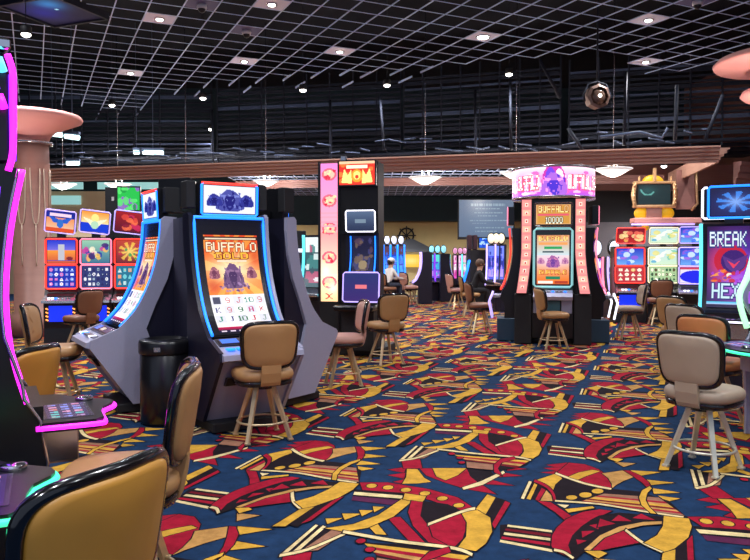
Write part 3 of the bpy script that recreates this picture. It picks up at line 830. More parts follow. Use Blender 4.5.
chair_px(409, 305, 60, M_TAN_PINKLIT, 'distant casino chair right of the person in white')
chair_px(387, 307, 55, M_BROWNV, 'distant casino chair in which the person in white sits')
chair_px(602, 312, 60, M_BROWNV, 'distant brown casino chair right behind the round carousel')
chair_px(441, 297, 30, M_TAN_GREYLIT, 'smallest distant casino chair at the far violet machines')
chair_px(697, 322, 20, M_BROWNV, 'dark brown casino chair at the blue-screened machine of the right bank')
# ------------------------------------------------- artwork for the displays
W_ = (1, 1, 1); K_ = (.01, .01, .015)
def bison(r, cx, cy, s, dark=rgb(90, 60, 110), lite=rgb(190, 150, 170), asp=1.0):
    """plain bison head and hump"""
    P = lambda pts: [(cx + x * s, cy + y * s * asp) for x, y in pts]
    mid = tuple((a + b) / 2 for a, b in zip(dark, lite))
    r.poly(P([(-.5, .42), (-.46, .1), (-.34, -.2), (-.1, -.46), (.12, -.42), (.36, -.2), (.5, .1), (.52, .4), (.3, .5), (-.3, .5)]), mid)
    q = random.Random(int(cx * 97 + s * 31))
    for k in range(16):
        x, y = q.uniform(-.42, .42), q.uniform(-.3, .45); r.poly(P([(x - .05, y - .1), (x + .05, y - .06), (x + .01, y + .14)]), q.choice((dark, lite, mid)))
    r.poly(P([(-.16, -.14), (.16, -.14), (.2, .02), (.1, .38), (0, .5), (-.1, .38), (-.2, .02)]), dark)
    for sg in (-1, 1): r.poly(P([(sg * .15, -.1), (sg * .32, -.12), (sg * .38, -.32), (sg * .28, -.2), (sg * .14, -.2)]), lite)
    r.poly(P([(-.06, .26), (.06, .26), (.03, .36), (-.03, .36)]), mid)
    for sg in (-1, 1): r.poly(P([(sg * .07, .0), (sg * .13, -.02), (sg * .09, .05)]), lite)
    return
    r.poly(P([(-.42, .35), (-.5, .0), (-.3, -.32), (0, -.45), (.3, -.32), (.5, 0), (.42, .35), (.15, .5), (-.15, .5)]), dark)
    r.poly(P([(-.3, -.1), (-.5, -.22), (-.52, -.42), (-.42, -.3), (-.2, -.22)]), lite); r.poly(P([(.3, -.1), (.5, -.22), (.52, -.42), (.42, -.3), (.2, -.22)]), lite)
    r.poly(P([(-.2, -.15), (.2, -.15), (.14, .3), (0, .42), (-.14, .3)]), lite)
    r.ell(cx - .1 * s, cy + .0, .04 * s, .04 * s * asp, dark); r.ell(cx + .1 * s, cy + .0, .04 * s, .04 * s * asp, dark); r.ell(cx, cy + .3 * s * asp, .08 * s, .05 * s * asp, dark)
def art_buffalo():
    r = Ras(100, 168, rgb(8, 8, 20))
    x0, x1 = .13, .90
    r.grad(.13, .66, rgb(235, 70, 20), rgb(250, 140, 30), x0, x1)
    m = Ras(100, 168); r2 = Ras(100, 168)
    inb = (r.x > x0) & (r.x < x1) & (r.y > .13) & (r.y < .66)
    keep = r.a.copy()
    r.burst(.5, .42, 14, rgb(255, 214, 90), .5); r.glow(.5, .42, .5, .17, rgb(255, 240, 200), .95); r.glow(.2, .55, .15, .08, rgb(200, 40, 20), .6); r.glow(.85, .3, .12, .1, rgb(210, 50, 20), .6)
    r.a[~inb] = keep[~inb]
    r.rect(x0, .145, x1, .175, rgb(60, 30, 20)); r.rect(x0 + .02, .153, x1 - .02, .167, rgb(240, 220, 190))
    r.text('BUFFALO', .16, .19, .88, .265, rgb(255, 236, 200), rgb(150, 50, 20))
    r.text('GOLD', .27, .275, .75, .33, rgb(255, 190, 60), rgb(130, 30, 10))
    r.rect(.3, .338, .72, .352, rgb(250, 225, 200))
    bison(r, .5, .465, .30, rgb(70, 40, 90), rgb(150, 110, 150), .75); bison(r, .24, .44, .15, rgb(110, 50, 80), rgb(200, 130, 140), .7); bison(r, .77, .44, .15, rgb(110, 50, 80), rgb(200, 130, 140), .7)
    r.blobs(.3, .53, .7, .6, [rgb(90, 50, 110), rgb(170, 130, 180)], 26, .02, 3, .6)
    r.rect(x0, .63, x1, .92, rgb(250, 248, 252)); 
    q = random.Random(5)
    for i in range(5):
        for j in range(3):
            cx, cy = x0 + .077 + i * .154, .68 + j * .083
            r.rect(cx - .07, cy - .036, cx + .07, cy + .036, (1, .99, 1) if (i + j) % 2 else rgb(228, 228, 240))
            c = [rgb(30, 140, 120), rgb(200, 40, 60), rgb(60, 60, 130), rgb(190, 50, 120), rgb(20, 110, 60)][q.randrange(5)]
            ch = ['9', '10', 'A', 'J', 'K'][q.randrange(5)]
            if (i, j) in ((0, 0),): r.rect(cx - .05, cy - .03, cx + .05, cy + .03, rgb(60, 60, 90))
            else: r.text(ch, cx - .032 * len(ch), cy - .024, cx + .032 * len(ch), cy + .024, c)
    r.grad(.92, .955, rgb(230, 30, 90), rgb(120, 10, 60), x0, x1)
    r.rect(x0, .955, x1, .975, rgb(30, 20, 60)); 
    for i in range(6): r.rect(x0 + .03 + i * .12, .958, x0 + .10 + i * .12, .971, rgb(240, 220, 240))
    return r
def art_bison_top():
    r = Ras(70, 40, rgb(238, 240, 255))
    bison(r, .5, .5, .55, rgb(30, 30, 120), rgb(120, 130, 210), 1.5); bison(r, .2, .52, .3, rgb(20, 20, 110), rgb(70, 80, 180), 1.6); bison(r, .82, .52, .3, rgb(20, 20, 110), rgb(70, 80, 180), 1.6)
    return r
def art_hex():
    r = Ras(84, 150, rgb(20, 12, 40))
    r.glow(.55, .5, .8, .6, rgb(140, 70, 225), 1); r.glow(.25, .45, .35, .3, rgb(230, 60, 90), .8); r.glow(.6, .75, .4, .2, rgb(200, 120, 240), .8); r.glow(.8, .25, .2, .1, rgb(60, 40, 140), .7)
    r.ell(.45, .42, .32, .19, rgb(190, 30, 60)); r.ell(.5, .43, .24, .14, rgb(60, 30, 110)); 
    r.poly([(.28, .36), (.5, .42), (.78, .34), (.7, .5), (.52, .58), (.36, .5)], rgb(90, 50, 130)); r.poly([(.38, .42), (.5, .52), (.64, .41), (.52, .47)], rgb(230, 60, 90))
    r.poly([(.05, .62), (.35, .52), (.3, .6)], rgb(240, 150, 60)); r.poly([(.75, .52), (1, .5), (.9, .6)], rgb(200, 120, 230)); r.ell(.42, .6, .05, .03, rgb(240, 230, 200))
    r.blobs(.02, .55, .98, .68, [rgb(200, 40, 60), rgb(240, 120, 40), rgb(110, 60, 190), rgb(160, 60, 210)], 24, .06, 8, .45)
    r.text('BREAK', .05, .07, .74, .25, rgb(225, 240, 250), rgb(40, 60, 130))
    r.text('HEX', .10, .70, .62, .89, rgb(200, 230, 245), rgb(50, 40, 120))
    r.grad(.93, .96, rgb(70, 190, 230), rgb(180, 200, 240)); r.rect(0, .97, 1, 1, rgb(30, 20, 60))
    return r
def art_top(kind):
    r = Ras(44, 32)
    if kind == 'eagle': r.grad(0, 1, rgb(230, 120, 60), rgb(240, 200, 170)); r.rect(0, 0, 1, .3, rgb(30, 40, 150)); r.poly([(.05, .2), (.5, .42), (.95, .2), (.75, .55), (.25, .55)], rgb(40, 90, 200)); r.ell(.5, .6, .12, .22, rgb(50, 110, 200)); r.rect(.12, .1, .88, .24, rgb(240, 210, 230)); r.rect(0, .8, 1, 1, rgb(220, 80, 40))
    elif kind == 'sun': r.grad(0, .55, rgb(240, 150, 60), rgb(240, 220, 160)); r.rect(0, .55, 1, 1, rgb(20, 60, 210)); r.poly([(.05, .3), (.5, .45), (.95, .3), (.6, .75), (.4, .75)], rgb(250, 240, 200)); r.ell(.5, .3, .14, .2, rgb(255, 230, 140)); r.ell(.5, .65, .14, .2, rgb(180, 220, 190))
    elif kind == 'red': r.grad(0, 1, rgb(160, 30, 40), rgb(90, 20, 40)); r.blobs(.1, .1, .9, .9, [rgb(220, 70, 60), rgb(120, 20, 50), rgb(200, 40, 90), rgb(240, 110, 70)], 16, .16, 2, .8)
    elif kind == 'desert': r.grad(0, .45, rgb(30, 50, 200), rgb(120, 110, 220)); r.grad(.45, 1, rgb(245, 150, 50), rgb(200, 80, 50)); r.rect(.38, .18, .62, .88, rgb(190, 190, 200)); r.ell(.8, .8, .12, .08, rgb(120, 30, 40)); r.rect(0, .86, 1, .92, rgb(90, 70, 160))
    elif kind == 'faces': r.grad(0, 1, rgb(150, 200, 170), rgb(60, 110, 140)); r.blobs(.1, .2, .9, .8, [rgb(240, 230, 200), rgb(200, 60, 150), rgb(60, 40, 110), rgb(240, 190, 90), rgb(30, 60, 160)], 22, .13, 5)
    elif kind == 'burst': r.grad(0, 1, rgb(190, 60, 40), rgb(110, 30, 40)); r.burst(.5, .5, 9, rgb(245, 200, 70), .8, .42); r.glow(.5, .5, .3, .3, rgb(250, 230, 120), .8); r.blobs(.0, .0, 1, 1, [rgb(60, 150, 80), rgb(180, 30, 60)], 9, .07, 6)
    elif kind == 'pale': r.grad(0, 1, rgb(180, 215, 230), rgb(210, 235, 200)); r.blobs(.05, .1, .95, .9, [rgb(245, 245, 235), rgb(90, 170, 210), rgb(230, 220, 130), rgb(120, 200, 170)], 18, .13, 9)
    elif kind == 'redgold': r.grad(0, 1, rgb(120, 20, 40), rgb(190, 40, 40)); r.blobs(.15, .2, .85, .85, [rgb(250, 220, 150), rgb(240, 190, 90), rgb(240, 110, 90)], 14, .15, 4)
    elif kind == 'blue': r.grad(0, 1, rgb(40, 60, 190), rgb(110, 170, 240)); r.blobs(.1, .1, .9, .9, [rgb(220, 240, 255), rgb(60, 110, 240), rgb(150, 90, 220)], 14, .15, 7)
    elif kind == 'flower': r.grad(0, 1, rgb(24, 24, 64), rgb(30, 30, 80)); r.burst(.5, .5, 8, rgb(60, 140, 240), .9, .38); r.glow(.5, .5, .22, .22, rgb(200, 230, 255), .9); r.glow(.5, .5, .45, .45, rgb(60, 110, 230), .45)
    return r
def art_cells(cols, bg, seed, nx=5, ny=3): return Ras(50, 36, bg).cells(.03, .05, .97, .95, nx, ny, bg, cols, seed)

def flat(c, ux, uz, hw, hh, off=0.0):
    """flat display: centre c, right vector ux, up vector uz"""
    c, ux, uz = Vector(c), Vector(ux).normalized(), Vector(uz).normalized(); n = ux.cross(uz)
    return lambda u, v: c + ux * (u * 2 - 1) * hw + uz * (1 - 2 * v) * hh + n * off
def tilt(a): return (0, sin(a), cos(a))     # up vector leaning back by a
def frame_loop(c, ux, uz, hw, hh, r, b, m=0, off=.0):
    c, ux, uz = Vector(c), Vector(ux).normalized(), Vector(uz).normalized(); n = ux.cross(uz)
    P = []
    k = min(hw, hh) * .12
    for sx, sz in ((-1, -1), (1, -1), (1, 1), (-1, 1)):
        q = c + ux * sx * hw + uz * sz * hh + n * off
        if sx * sz > 0: P += [q - uz * sz * k, q - ux * sx * k] if sx * sz > 0 else []
        else: P += [q - ux * sx * k, q - uz * sz * k]
    b.tube(P, r, m, 6, True, False)
def slab_box(b, c, uz, hw, hh, d, m=0):
    """thin cabinet behind a tilted screen"""
    c, uz = Vector(c), Vector(uz).normalized(); ux = Vector((1, 0, 0)); n = ux.cross(uz)
    f = [c + ux * sx * hw + uz * sz * hh for sx, sz in ((-1, -1), (1, -1), (1, 1), (-1, 1))]
    b.loft([f, [p - n * d for p in f]], m)
XR = (1, 0, 0)

def button_bank(parent, y0, z0, y1, z1, w, seed=0, cols=None):
    """row of square buttons on a sloping deck"""
    q = random.Random(seed); cols = cols or [M_SILVER, N_WHITE, N_BLUE, M_SILVER]
    n = 7
    for i in range(n):
        x = -w / 2 + w * (i + .5) / n; b = B()
        ym, zm = (y0 + y1) / 2, (z0 + z1) / 2
        b.box(x - w / n * .36, x + w / n * .36, ym - abs(y1 - y0) * .3, ym + abs(y1 - y0) * .3, zm - .004, zm + .014, 0, .003)
        b.build('button', cols[q.randrange(len(cols))], parent)

# ------------------------------------------------- bison pod machines
FC = smooth_curve([(0, 1.97), (-.015, 1.77), (-.06, 1.52), (-.14, 1.28), (-.27, 1.04), (-.44, .86)], 20)
def bison_machine(loc, h, label, left=None):
    t = thing('slot_machine', label, 'slot machine', loc, head(h), 'blue-lit bison slot machines of the pod')
    W = .41
    b = B(); b.box(-.36, .36, -.48, .12, 0, .09, 0, .01); b.build('plinth', M_BLACKM, t)
    # dark core body
    core = [(y + .05, z) for y, z in FC] + [(-.60, .74), (-.58, .60), (-.26, .09), (.12, .09), (.12, 1.98)]
    b = B(); b.prism(core, -W + .035, W - .035); b.build('cabinet_body', M_NAVY, t)
    for s in (-1, 1):
        x0, x1 = (s * W, s * (W - .035)); x0, x1 = min(x0, x1), max(x0, x1)
        band_ = [(y - .035, z) for y, z in FC] + [(-.74, .755), (-.75, .68), (-.34, .09), (.10, .09), (.10, .5), (-.12, .62), (-.2, .85), (-.1, 1.1), (.02, 1.35), (.09, 1.6), (.12, 1.85), (.12, 1.99), (0, 2.0)]
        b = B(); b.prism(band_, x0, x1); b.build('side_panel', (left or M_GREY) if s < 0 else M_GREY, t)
    # belly below the deck
    b = B(); b.prism([(-.70, .67), (-.31, .09), (-.2, .09), (-.5, .67)], -W + .035, W - .035)
    b.build('front_panel', M_GREY, t)
    b = B(); b.prism([(-.612, .52), (-.565, .44), (-.60, .44), (-.66, .52)], -.3, .0); b.build('bill_slot', M_BLACK, t)
    # deck
    b = B(); b.prism([(-.47, .84), (-.60, .79), (-.78, .735), (-.79, .69), (-.7, .66), (-.44, .7)], -W + .02, W - .02); dk = b.build('button_deck', M_GREY, t)
    b = B(); b.prism([(-.475, .85), (-.60, .803), (-.60, .79), (-.475, .835)], -W + .06, W - .06); b.build('deck_screen', M_BLACK, t)
    r = Ras(40, 10, rgb(20, 24, 50)); r.rect(.03, .15, .28, .9, rgb(40, 120, 250)); r.rect(.4, .3, .62, .8, rgb(200, 190, 170)); r.rect(.7, .2, .95, .8, rgb(60, 60, 90))
    surf('deck_lights', r, flat((0, -.535, .833), XR, (0, .94, .35), .33, .05), t)
    button_bank(dk, -.62, .79, -.74, .755, .66, int(h) % 7)
    # screen on the curve
    def f(u, v):
        y, z = curve_at(FC, .02 + v * .96); w = W - .05
        return (-w + 2 * w * u, y - .012, z)
    surf('screen', art_buffalo(), f, t)
    b = B(); b.prism([(y + .0, z) for y, z in FC] + [(y + .05, z) for y, z in FC[::-1]], -W + .036, W - .036); b.build('screen_bezel', M_BLACK, t)
    b = B(); P = [curve_at(FC, .01 + .97 * k / 20) for k in range(21)]
    x = W - .055
    b.tube([(-x, y - .03, z) for y, z in P[::-1]] + [(x, y - .03, z) for y, z in P], .014, 0, 8); b.build('neon_edge', N_BLUE, t)
    # topper
    cz = 2.13; u = tilt(-.04)
    b = B(); slab_box(b, (0, -.04, cz), u, .30, .165, .1); b.box(-.16, .16, 0, .1, 2.0, 2.06); b.build('topper_cabinet', M_BLACK, t)
    surf('topper_screen', art_bison_top(), flat((0, -.04, cz), XR, u, .265, .13, .004), t)
    b = B(); frame_loop((0, -.04, cz), XR, u, .285, .15, .012, b, 0, .004); b.build('topper_neon', N_BLUE, t)
    b = B(); P_ = [(-.285, -.05, cz + .15), (.285, -.05, cz + .15)]; b.tube(P_, .013, 0, 6); b.build('topper_red_edge', N_RED, t)
    for s in (-1, 1):
        b = B(); b.box(s * .37 - .045, s * .37 + .045, .0, .16, 2.04, 2.3, 0, .01); b.build('speaker', M_BLACKM, t)
    return t
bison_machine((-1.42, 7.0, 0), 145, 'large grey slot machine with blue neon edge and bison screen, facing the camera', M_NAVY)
bison_machine((-2.38, 7.8, 0), -122, 'left machine of the blue-lit bison pod, its curved screen turned to the left')
bison_machine((-1.19, 7.84, 0), 34, 'right machine of the bison pod, turned away, only its curved grey side visible')
g = Vector((-2.02, 6.7, 0))
t = thing('trash_bin', 'black cylindrical trash bin between two bison slot machines', 'trash bin', (g.x, g.y + .22, 0))
b = B(); b.lathe([(.22, 0), (.235, .02), (.235, .66), (.23, .665)], n=36); b.build('body', M_BLACK, t)
b = B(); b.lathe([(.242, .662), (.248, .68), (.248, .76), (.24, .79), (.17, .805), (.165, .77)], n=36); b.build('lid', M_BLACK, t)
b = B(); b.box(-.03, .03, -.256, -.246, .70, .74); b.build('badge', M_SILVER, t)

# ------------------------------------------------- upright neon machines (left edge, right edge)
def upright(loc, h, label, art, tubes, deckneon, body=M_BLACK, topper=None, deckart=None, tube2=None, group='tall neon-edged uprights', thick=.018, prof=None, reach=.36, wing=0, strip=None):
    t = thing('upright_slot_machine', label, 'slot machine', loc, head(h), group)
    W = .37
    C = smooth_curve([(-.03, 1.98), (.02, 1.72), (.045, 1.42), (.025, 1.15), (-.03, .93)], 20)
    if prof: C = smooth_curve(prof, 20)
    side = [(y - .02, z) for y, z in C if z > 1.2] + [(-.05, 1.02), (-.06, .95), (-.12, .85), (-.15, .66), (-.13, .3), (-.13, 0), (.42, 0), (.42, 2.0), (0, 2.0)]
    b = B(); b.prism([(y + .03, z) for y, z in C] + [(-.1, .84), (-.1, .5), (-.1, 0), (.4, 0), (.4, 1.98)], -W + .02, W - .02); b.build('cabinet_body', body, t)
    for s in (-1, 1):
        x0, x1 = sorted((s * W, s * (W - .03)))
        b = B(); b.prism(side, x0, x1); sp = b.build('side_panel', M_BLACK if body is not M_GREY else M_GREY, t)
        b = B(); b.tube([(s * (W + .004), y - .02, z) for y, z in C[::2] if z > 1.2] + [(s * (W + .004), y, z) for y, z in ((-.05, 1.02), (-.06, .95), (-.12, .85), (-.15, .66), (-.13, .3), (-.13, .03))], .008, 0, 6)
        b.build('chrome_edge', M_CHROME, sp)
        b = B(); b.tube([(s * (W - .012), y - .035, z) for y, z in C], thick, 0, 8); b.build('neon_tube', tubes, t)
        if tube2:
            b = B(); b.tube([(s * (W - .055), y - .012, z) for y, z in C], .02, 0, 6, flat=.6); b.build('inner_light_strip', tube2, t)
    def f(u, v):
        y, z = curve_at(C, .03 + v * .94); w = W - .08
        return (-w + 2 * w * u, y + .0, z)
    surf('screen', art, f, t)
    # wing shaped deck
    D = [(-.37, -.10), (-.37, -.40), (-.33, -.52), (-.26, -.56), (-.16, -.55), (-.08, -.56), (.02, -.60), (.12, -.62), (.24, -.62), (.33, -.60), (.37, -.54), (.37, -.10)]
    D = [(x, y * reach / .62) for x, y in D]
    if wing: D = [(x * wing, y) for x, y in [(-.37, -.10), (-.38, -.36), (-.34, -.40), (-.2, -.405), (-.1, -.425), (-.02, -.48), (.03, -.495), (.09, -.48), (.13, -.43), (.2, -.35), (.36, -.24), (.38, -.1)]][::wing]
    if strip:
        for s in (-1, 1):
            b = B(); b.prism([(.02, 1.9), (.065, 1.5), (.045, 1.1), (.09, 1.1), (.11, 1.5), (.07, 1.9)], s * W - .004 if s > 0 else -W - .004, s * W + .004); b.build('side_light', strip, t)
    b = B(); b.slab(D, .79, .835); b.box(-.3, .3, -.14, .0, .76, .90); dk = b.build('button_deck', M_BLACK, t)
    b = B(); b.tube(smooth_curve([(x * 1.01, y - .004, .812) for x, y in D], 30), .012, 0, 6); b.build('deck_neon', deckneon, t)
    b = B(); b.lathe([(.045, 0), (.045, .015), (.035, .02)], c=((wing or 1) * .12, -.36 if wing else -.46 * reach / .62, .835), n=20); b.build('spin_button', M_CHROME, dk)
    r = deckart or Ras(36, 12, rgb(50, 40, 60)).cells(.02, .1, .98, .9, 6, 3, rgb(60, 45, 90), [rgb(220, 150, 190), rgb(90, 190, 190), rgb(200, 120, 120), rgb(130, 140, 220)], 3)
    surf('deck_screen', r, lambda u, v: (-.3 + .36 * u, -.14 - .22 * v * reach / .36, .837), t)
    b = B(); b.box(-.2, .2, -.3, -.1, .6, .79, 0, .01); b.build('deck_bracket', M_SILVER if body is not M_GREY else M_GREY, t)
    if topper: topper(t, W)
    return t
def tubes_topper(t, W):
    b = B(); b.box(-W + .03, W - .03, -.02, .25, 2.0, 2.5, 0, .02); b.build('topper_cabinet', M_BLACK, t)
    surf('topper_screen', art_top('flower'), flat((0, -.022, 2.25), XR, (0, 0, 1), W - .07, .21, .002), t)
    for s in (-1, 1):
        b = B(); b.tube(smooth_curve([(s * W, -.01, 1.97), (s * W, -.03, 2.06), (s * W, -.035, 2.25), (s * W, -.035, 2.4), (s * W, -.015, 2.48)], 24), .014, 0, 8); b.build('topper_neon', N_PINK, t)
        b = B(); b.tube([(s * (W - .045), -.03, 2.02), (s * (W - .045), -.03, 2.4)], .016, 0, 6); b.build('topper_inner_neon', N_VIO, t)
def crystal_topper(t, W):
    tubes_topper(t, W)
    for s in (-1, 1):
        for k, m in ((0, N_GREEN), (1, N_CYAN), (2, N_VIO), (3, N_PINK)):
            b = B(); b.tube([(s * (W + .01), .05 - .03 * (k % 2), 2.54 - k * .08), (s * (W + .01), .03 - .03 * (k % 2), 2.48 - k * .08)], .016, 0, 6); b.build('crystal_light', m, t)
    b = B(); b.box(-W - .01, W + .01, -.03, .2, 2.5, 2.55, 0, .01); b.build('cap', M_CHROME, t)
def art_dark(seed=1, cols=None):
    r = Ras(50, 90, rgb(20, 16, 50)); r.blobs(0, 0, 1, 1, cols or [rgb(110, 40, 210), rgb(150, 50, 240), rgb(60, 30, 140), rgb(170, 60, 230)], 40, .14, seed, .6)
    return r
upright((-1.80, 3.52, 0), 62, 'tall black slot machine with magenta neon tubes and magenta-edged deck, left edge', art_dark(1), N_PINK, N_PINK, topper=crystal_topper, tube2=N_VIO, thick=.015, wing=1, strip=N_VIO)
upright((-1.57, 2.30, 0), 65, 'nearest slot machine at the left edge with a green-lit button deck', art_dark(2), N_LIME, N_GREEN, topper=tubes_topper, tube2=N_VIO, thick=.012, wing=1, strip=N_VIO)
def hex_topper(t, W):
    u = tilt(-.06); cz = 2.24
    for dx, dy, m, nm in ((-.06, .08, N_WHITE, 'rear'), (.02, -.04, N_BLUE, 'front')):
        b = B(); slab_box(b, (dx, dy, cz), u, .31, .20, .06); b.build('topper_cabinet', M_BLACK, t)
        b = B(); frame_loop((dx, dy, cz), XR, u, .30, .19, .016, b, 0, .004); b.build('topper_neon', m, t)
    surf('topper_screen', art_top('flower'), flat((.02, -.04, cz), XR, u, .275, .165, .006), t)
    b = B(); b.box(-.1, .1, -.02, .1, 1.98, 2.06); b.build('neck', M_BLACK, t)
upright((4.34, 8.75, 0), 211, 'slot machine with large lettering over purple artwork and a blue-framed top screen', art_hex(), N_CYAN, N_WHITE, body=M_NAVY, topper=hex_topper, thick=.02)
def edge_topper(t, W):
    u = tilt(-.05); cz = 2.25
    b = B(); slab_box(b, (0, -.05, cz), u, .36, .22, .1); b.box(-.1, .1, -.02, .1, 1.98, 2.06); b.build('topper_cabinet', M_BLACK, t)
    b = B(); frame_loop((0, -.05, cz), XR, u, .35, .21, .012, b, 0, .006); b.build('topper_neon', N_WHITE, t)
    surf('topper_screen', art_top('redgold'), flat((0, -.05, cz), XR, u, .32, .18, .006), t)
upright((3.50, 6.10, 0), 262, 'nearest slot machine at the right edge, pale green curved light and green-lit deck', art_dark(5), N_LIME, N_GREEN, body=M_GREY, topper=edge_topper, thick=.026, reach=.62, prof=[(0, 1.98), (-.02, 1.7), (-.09, 1.42), (-.17, 1.22), (-.09, .95)])

# ------------------------------------------------- two-screen bank machines
def bank_machine(loc, h, label, tk, mk, lk, neonm, group, belly=N_DEEP, w=.28, tt=.0, H=2.35, lit=True):
    t = thing('bank_slot_machine', label, 'slot machine', loc, head(h), group)
    if tt: t.scale = (1, 1, .94 if lit else .945)
    b = B(); b.prism([(.02, 1.92), (.0, 1.4), (-.02, .98), (-.14, .80), (-.12, .30), (-.14, .0), (.4, 0), (.4, 1.92)], -w, w); b.build('cabinet_body', M_BLACK, t)
    for nm, cz, hh, ar, yy in (('upper_screen', 1.66, .205, mk, -.01), ('lower_screen', 1.21, .19, lk, -.02)):
        u = tilt(.04 if nm[0] == 'u' else .07)
        surf(nm, ar, flat((0, yy - .012, cz), XR, u, w - .05, hh, .006), t)
        b = B(); frame_loop((0, yy - .012, cz), XR, u, w - .022, hh + .022, .016, b, 0, .004); b.build('neon_frame', neonm, t)
    # tilted top screen
    u = tilt(-.16); cz = 2.19; XR_ = XR
    if not tt: u = (.12, u[1], u[2]); XR_ = (1, 0, -.12)
    b = B(); slab_box(b, (0, -.06, cz), tilt(-.16), w - .03, .18, .06); b.box(-.07, .07, -.02, .06, 1.9, 2.0); b.build('topper_cabinet', M_BLACK, t)
    surf('topper_screen', tk, flat((0, -.06, cz), XR_, u, w - .05, .18, .008), t)
    b = B(); frame_loop((0, -.06, cz), XR_, u, w - .03, .2, .011, b, 0, .008); b.build('topper_neon', N_LAV if tt == 0 else neonm, t)
    # deck
    b = B(); b.prism([(-.0, .93), (-.15, .86), (-.33, .80), (-.34, .76), (-.12, .74)], -w + .01, w - .01); dk = b.build('button_deck', M_SILVER, t)
    b = B(); b.prism([(-.03, .935), (-.15, .878), (-.15, .862), (-.03, .915)], -w + .06, w - .06); b.build('deck_screen', M_BLACK, dk)
    button_bank(dk, -.17, .855, -.27, .82, w * 1.4, 3)
    if belly:
        b = B(); b.box(-w + .09, w - .09, -.150, -.135, .42, .70, 0); b.build('belly_panel', belly, t)
        for s in (-1, 1):
            for k in range(4):
                b = B(); z = .44 + k * .065; b.tube([(s * (w - .06) - .02, -.15, z + .02), (s * (w - .06) + .02, -.15, z)], .012, 0, 6); b.build('chase_light', N_ORANGE, t)
    return t
RB = 'red-framed three-machine bank at left'
arts = [('eagle', 'desert', art_cells([rgb(240, 240, 255), rgb(120, 150, 230), rgb(220, 120, 190)], rgb(20, 40, 170), 3, 5, 4), 'leftmost, with a desert upper screen'),
        ('sun', 'faces', art_cells([rgb(230, 230, 240), rgb(30, 30, 90), rgb(150, 170, 190)], rgb(40, 50, 110), 4, 6, 4), 'middle one, with a white and blue top screen'),
        ('red', 'burst', art_cells([rgb(110, 200, 210), rgb(200, 230, 230), rgb(230, 160, 120)], rgb(30, 110, 140), 5, 5, 3), 'rightmost, with a dark red top screen')]
dirb = Vector((.985, .17))
for i, (a_, m_, l_, wh) in enumerate(arts):
    p = at(63, 340, 12.9); x, y = p.x + dirb.x * .585 * i, p.y + dirb.y * .585 * i
    bank_machine((x, y, 0), 170, 'slot machine of the red neon bank, ' + wh, art_top(a_), art_top(m_), l_, N_RED if i != 1 else N_ROSE, RB, N_DEEP, .285)
arts = [('redgold', 'blue', art_cells([rgb(250, 240, 220), rgb(240, 200, 120)], rgb(190, 50, 60), 7, 4, 3), 'red-framed one at the left end', N_RED, 629, 17.2, 184, N_DEEP),
        ('pale', 'pale', art_cells([rgb(30, 90, 60), rgb(250, 250, 220), rgb(90, 60, 40)], rgb(170, 200, 150), 8, 7, 3), 'cream-framed one in the middle', neon('neon_cream', rgb(245, 230, 190), 1.3), 662, 17.2, 186, None),
        ('blue', 'blue', Ras(50, 36, rgb(230, 220, 240)).ell(.5, .6, .5, .4, rgb(20, 30, 230)).rect(0, 0, 1, .15, rgb(200, 60, 90)), 'blue and violet one at the right end', N_LAV, 694, 16.6, 200, None)]
for a_, m_, l_, wh, nm, px, Y, h, be in arts:
    p = at(px, 320, Y)
    bank_machine((p.x, p.y, 0), h, 'slot machine of the right bank, ' + wh, art_top(a_), art_top(m_), l_, nm, 'machines of the right bank', be, .36, 1)
# ------------------------------------------------- round carousel
def arcf(Rr, a0, a1, z0, z1):
    """outside of a drum; u runs left to right as seen from outside the front"""
    return lambda u, v: (Rr * sin(a0 + (a1 - a0) * u), -Rr * cos(a0 + (a1 - a0) * u), z1 + (z0 - z1) * v)
t = thing('slot_carousel', 'round slot carousel with a lit pink drum sign and lit vertical pillars', 'slot machine', (3.33, 13.55, 0), R(-13))
CR = t
b = B(); b.lathe([(.60, 0), (.60, .1), (.52, .12), (.50, 2.62), (.6, 2.64)], n=40); b.build('core', M_BLACKM, t)
b = B(); b.lathe([(.755, 2.62), (.765, 2.64), (.765, 2.66), (.75, 2.66)], n=56); b.lathe([(.75, 3.16), (.765, 3.18), (.765, 3.2), (.74, 3.2), (.1, 3.21)], n=56); b.build('drum_rim', M_SILVER, t)
r = Ras(240, 44, rgb(245, 150, 205))
r.grad(0, .3, rgb(255, 225, 240), rgb(250, 170, 215)).grad(.75, 1, rgb(225, 90, 190), rgb(160, 80, 220))
r.blobs(0, .2, 1, .9, [rgb(230, 90, 180), rgb(255, 200, 230), rgb(250, 240, 245)], 120, .02, 11, 3)
for k in range(3):
    c = 1 / 6 + k / 3
    r.ell(c, .55, .045, .62, rgb(190, 50, 160)); r.ell(c - .012, .55, .022, .5, rgb(110, 60, 210)); r.ell(c + .02, .5, .018, .4, rgb(255, 215, 230))
    bison(r, c, .58, .10, rgb(70, 40, 190), rgb(255, 150, 220), 8.0)
    r.text('BUFFALO', c - .155, .3, c - .055, .75, rgb(255, 250, 245), rgb(230, 90, 120)); r.text('BUFFALO', c + .055, .3, c + .155, .75, rgb(255, 250, 245), rgb(230, 90, 120))
surf('drum_sign', r, arcf(.75, -PI, PI, 2.64, 3.18), t, M_DISPB)
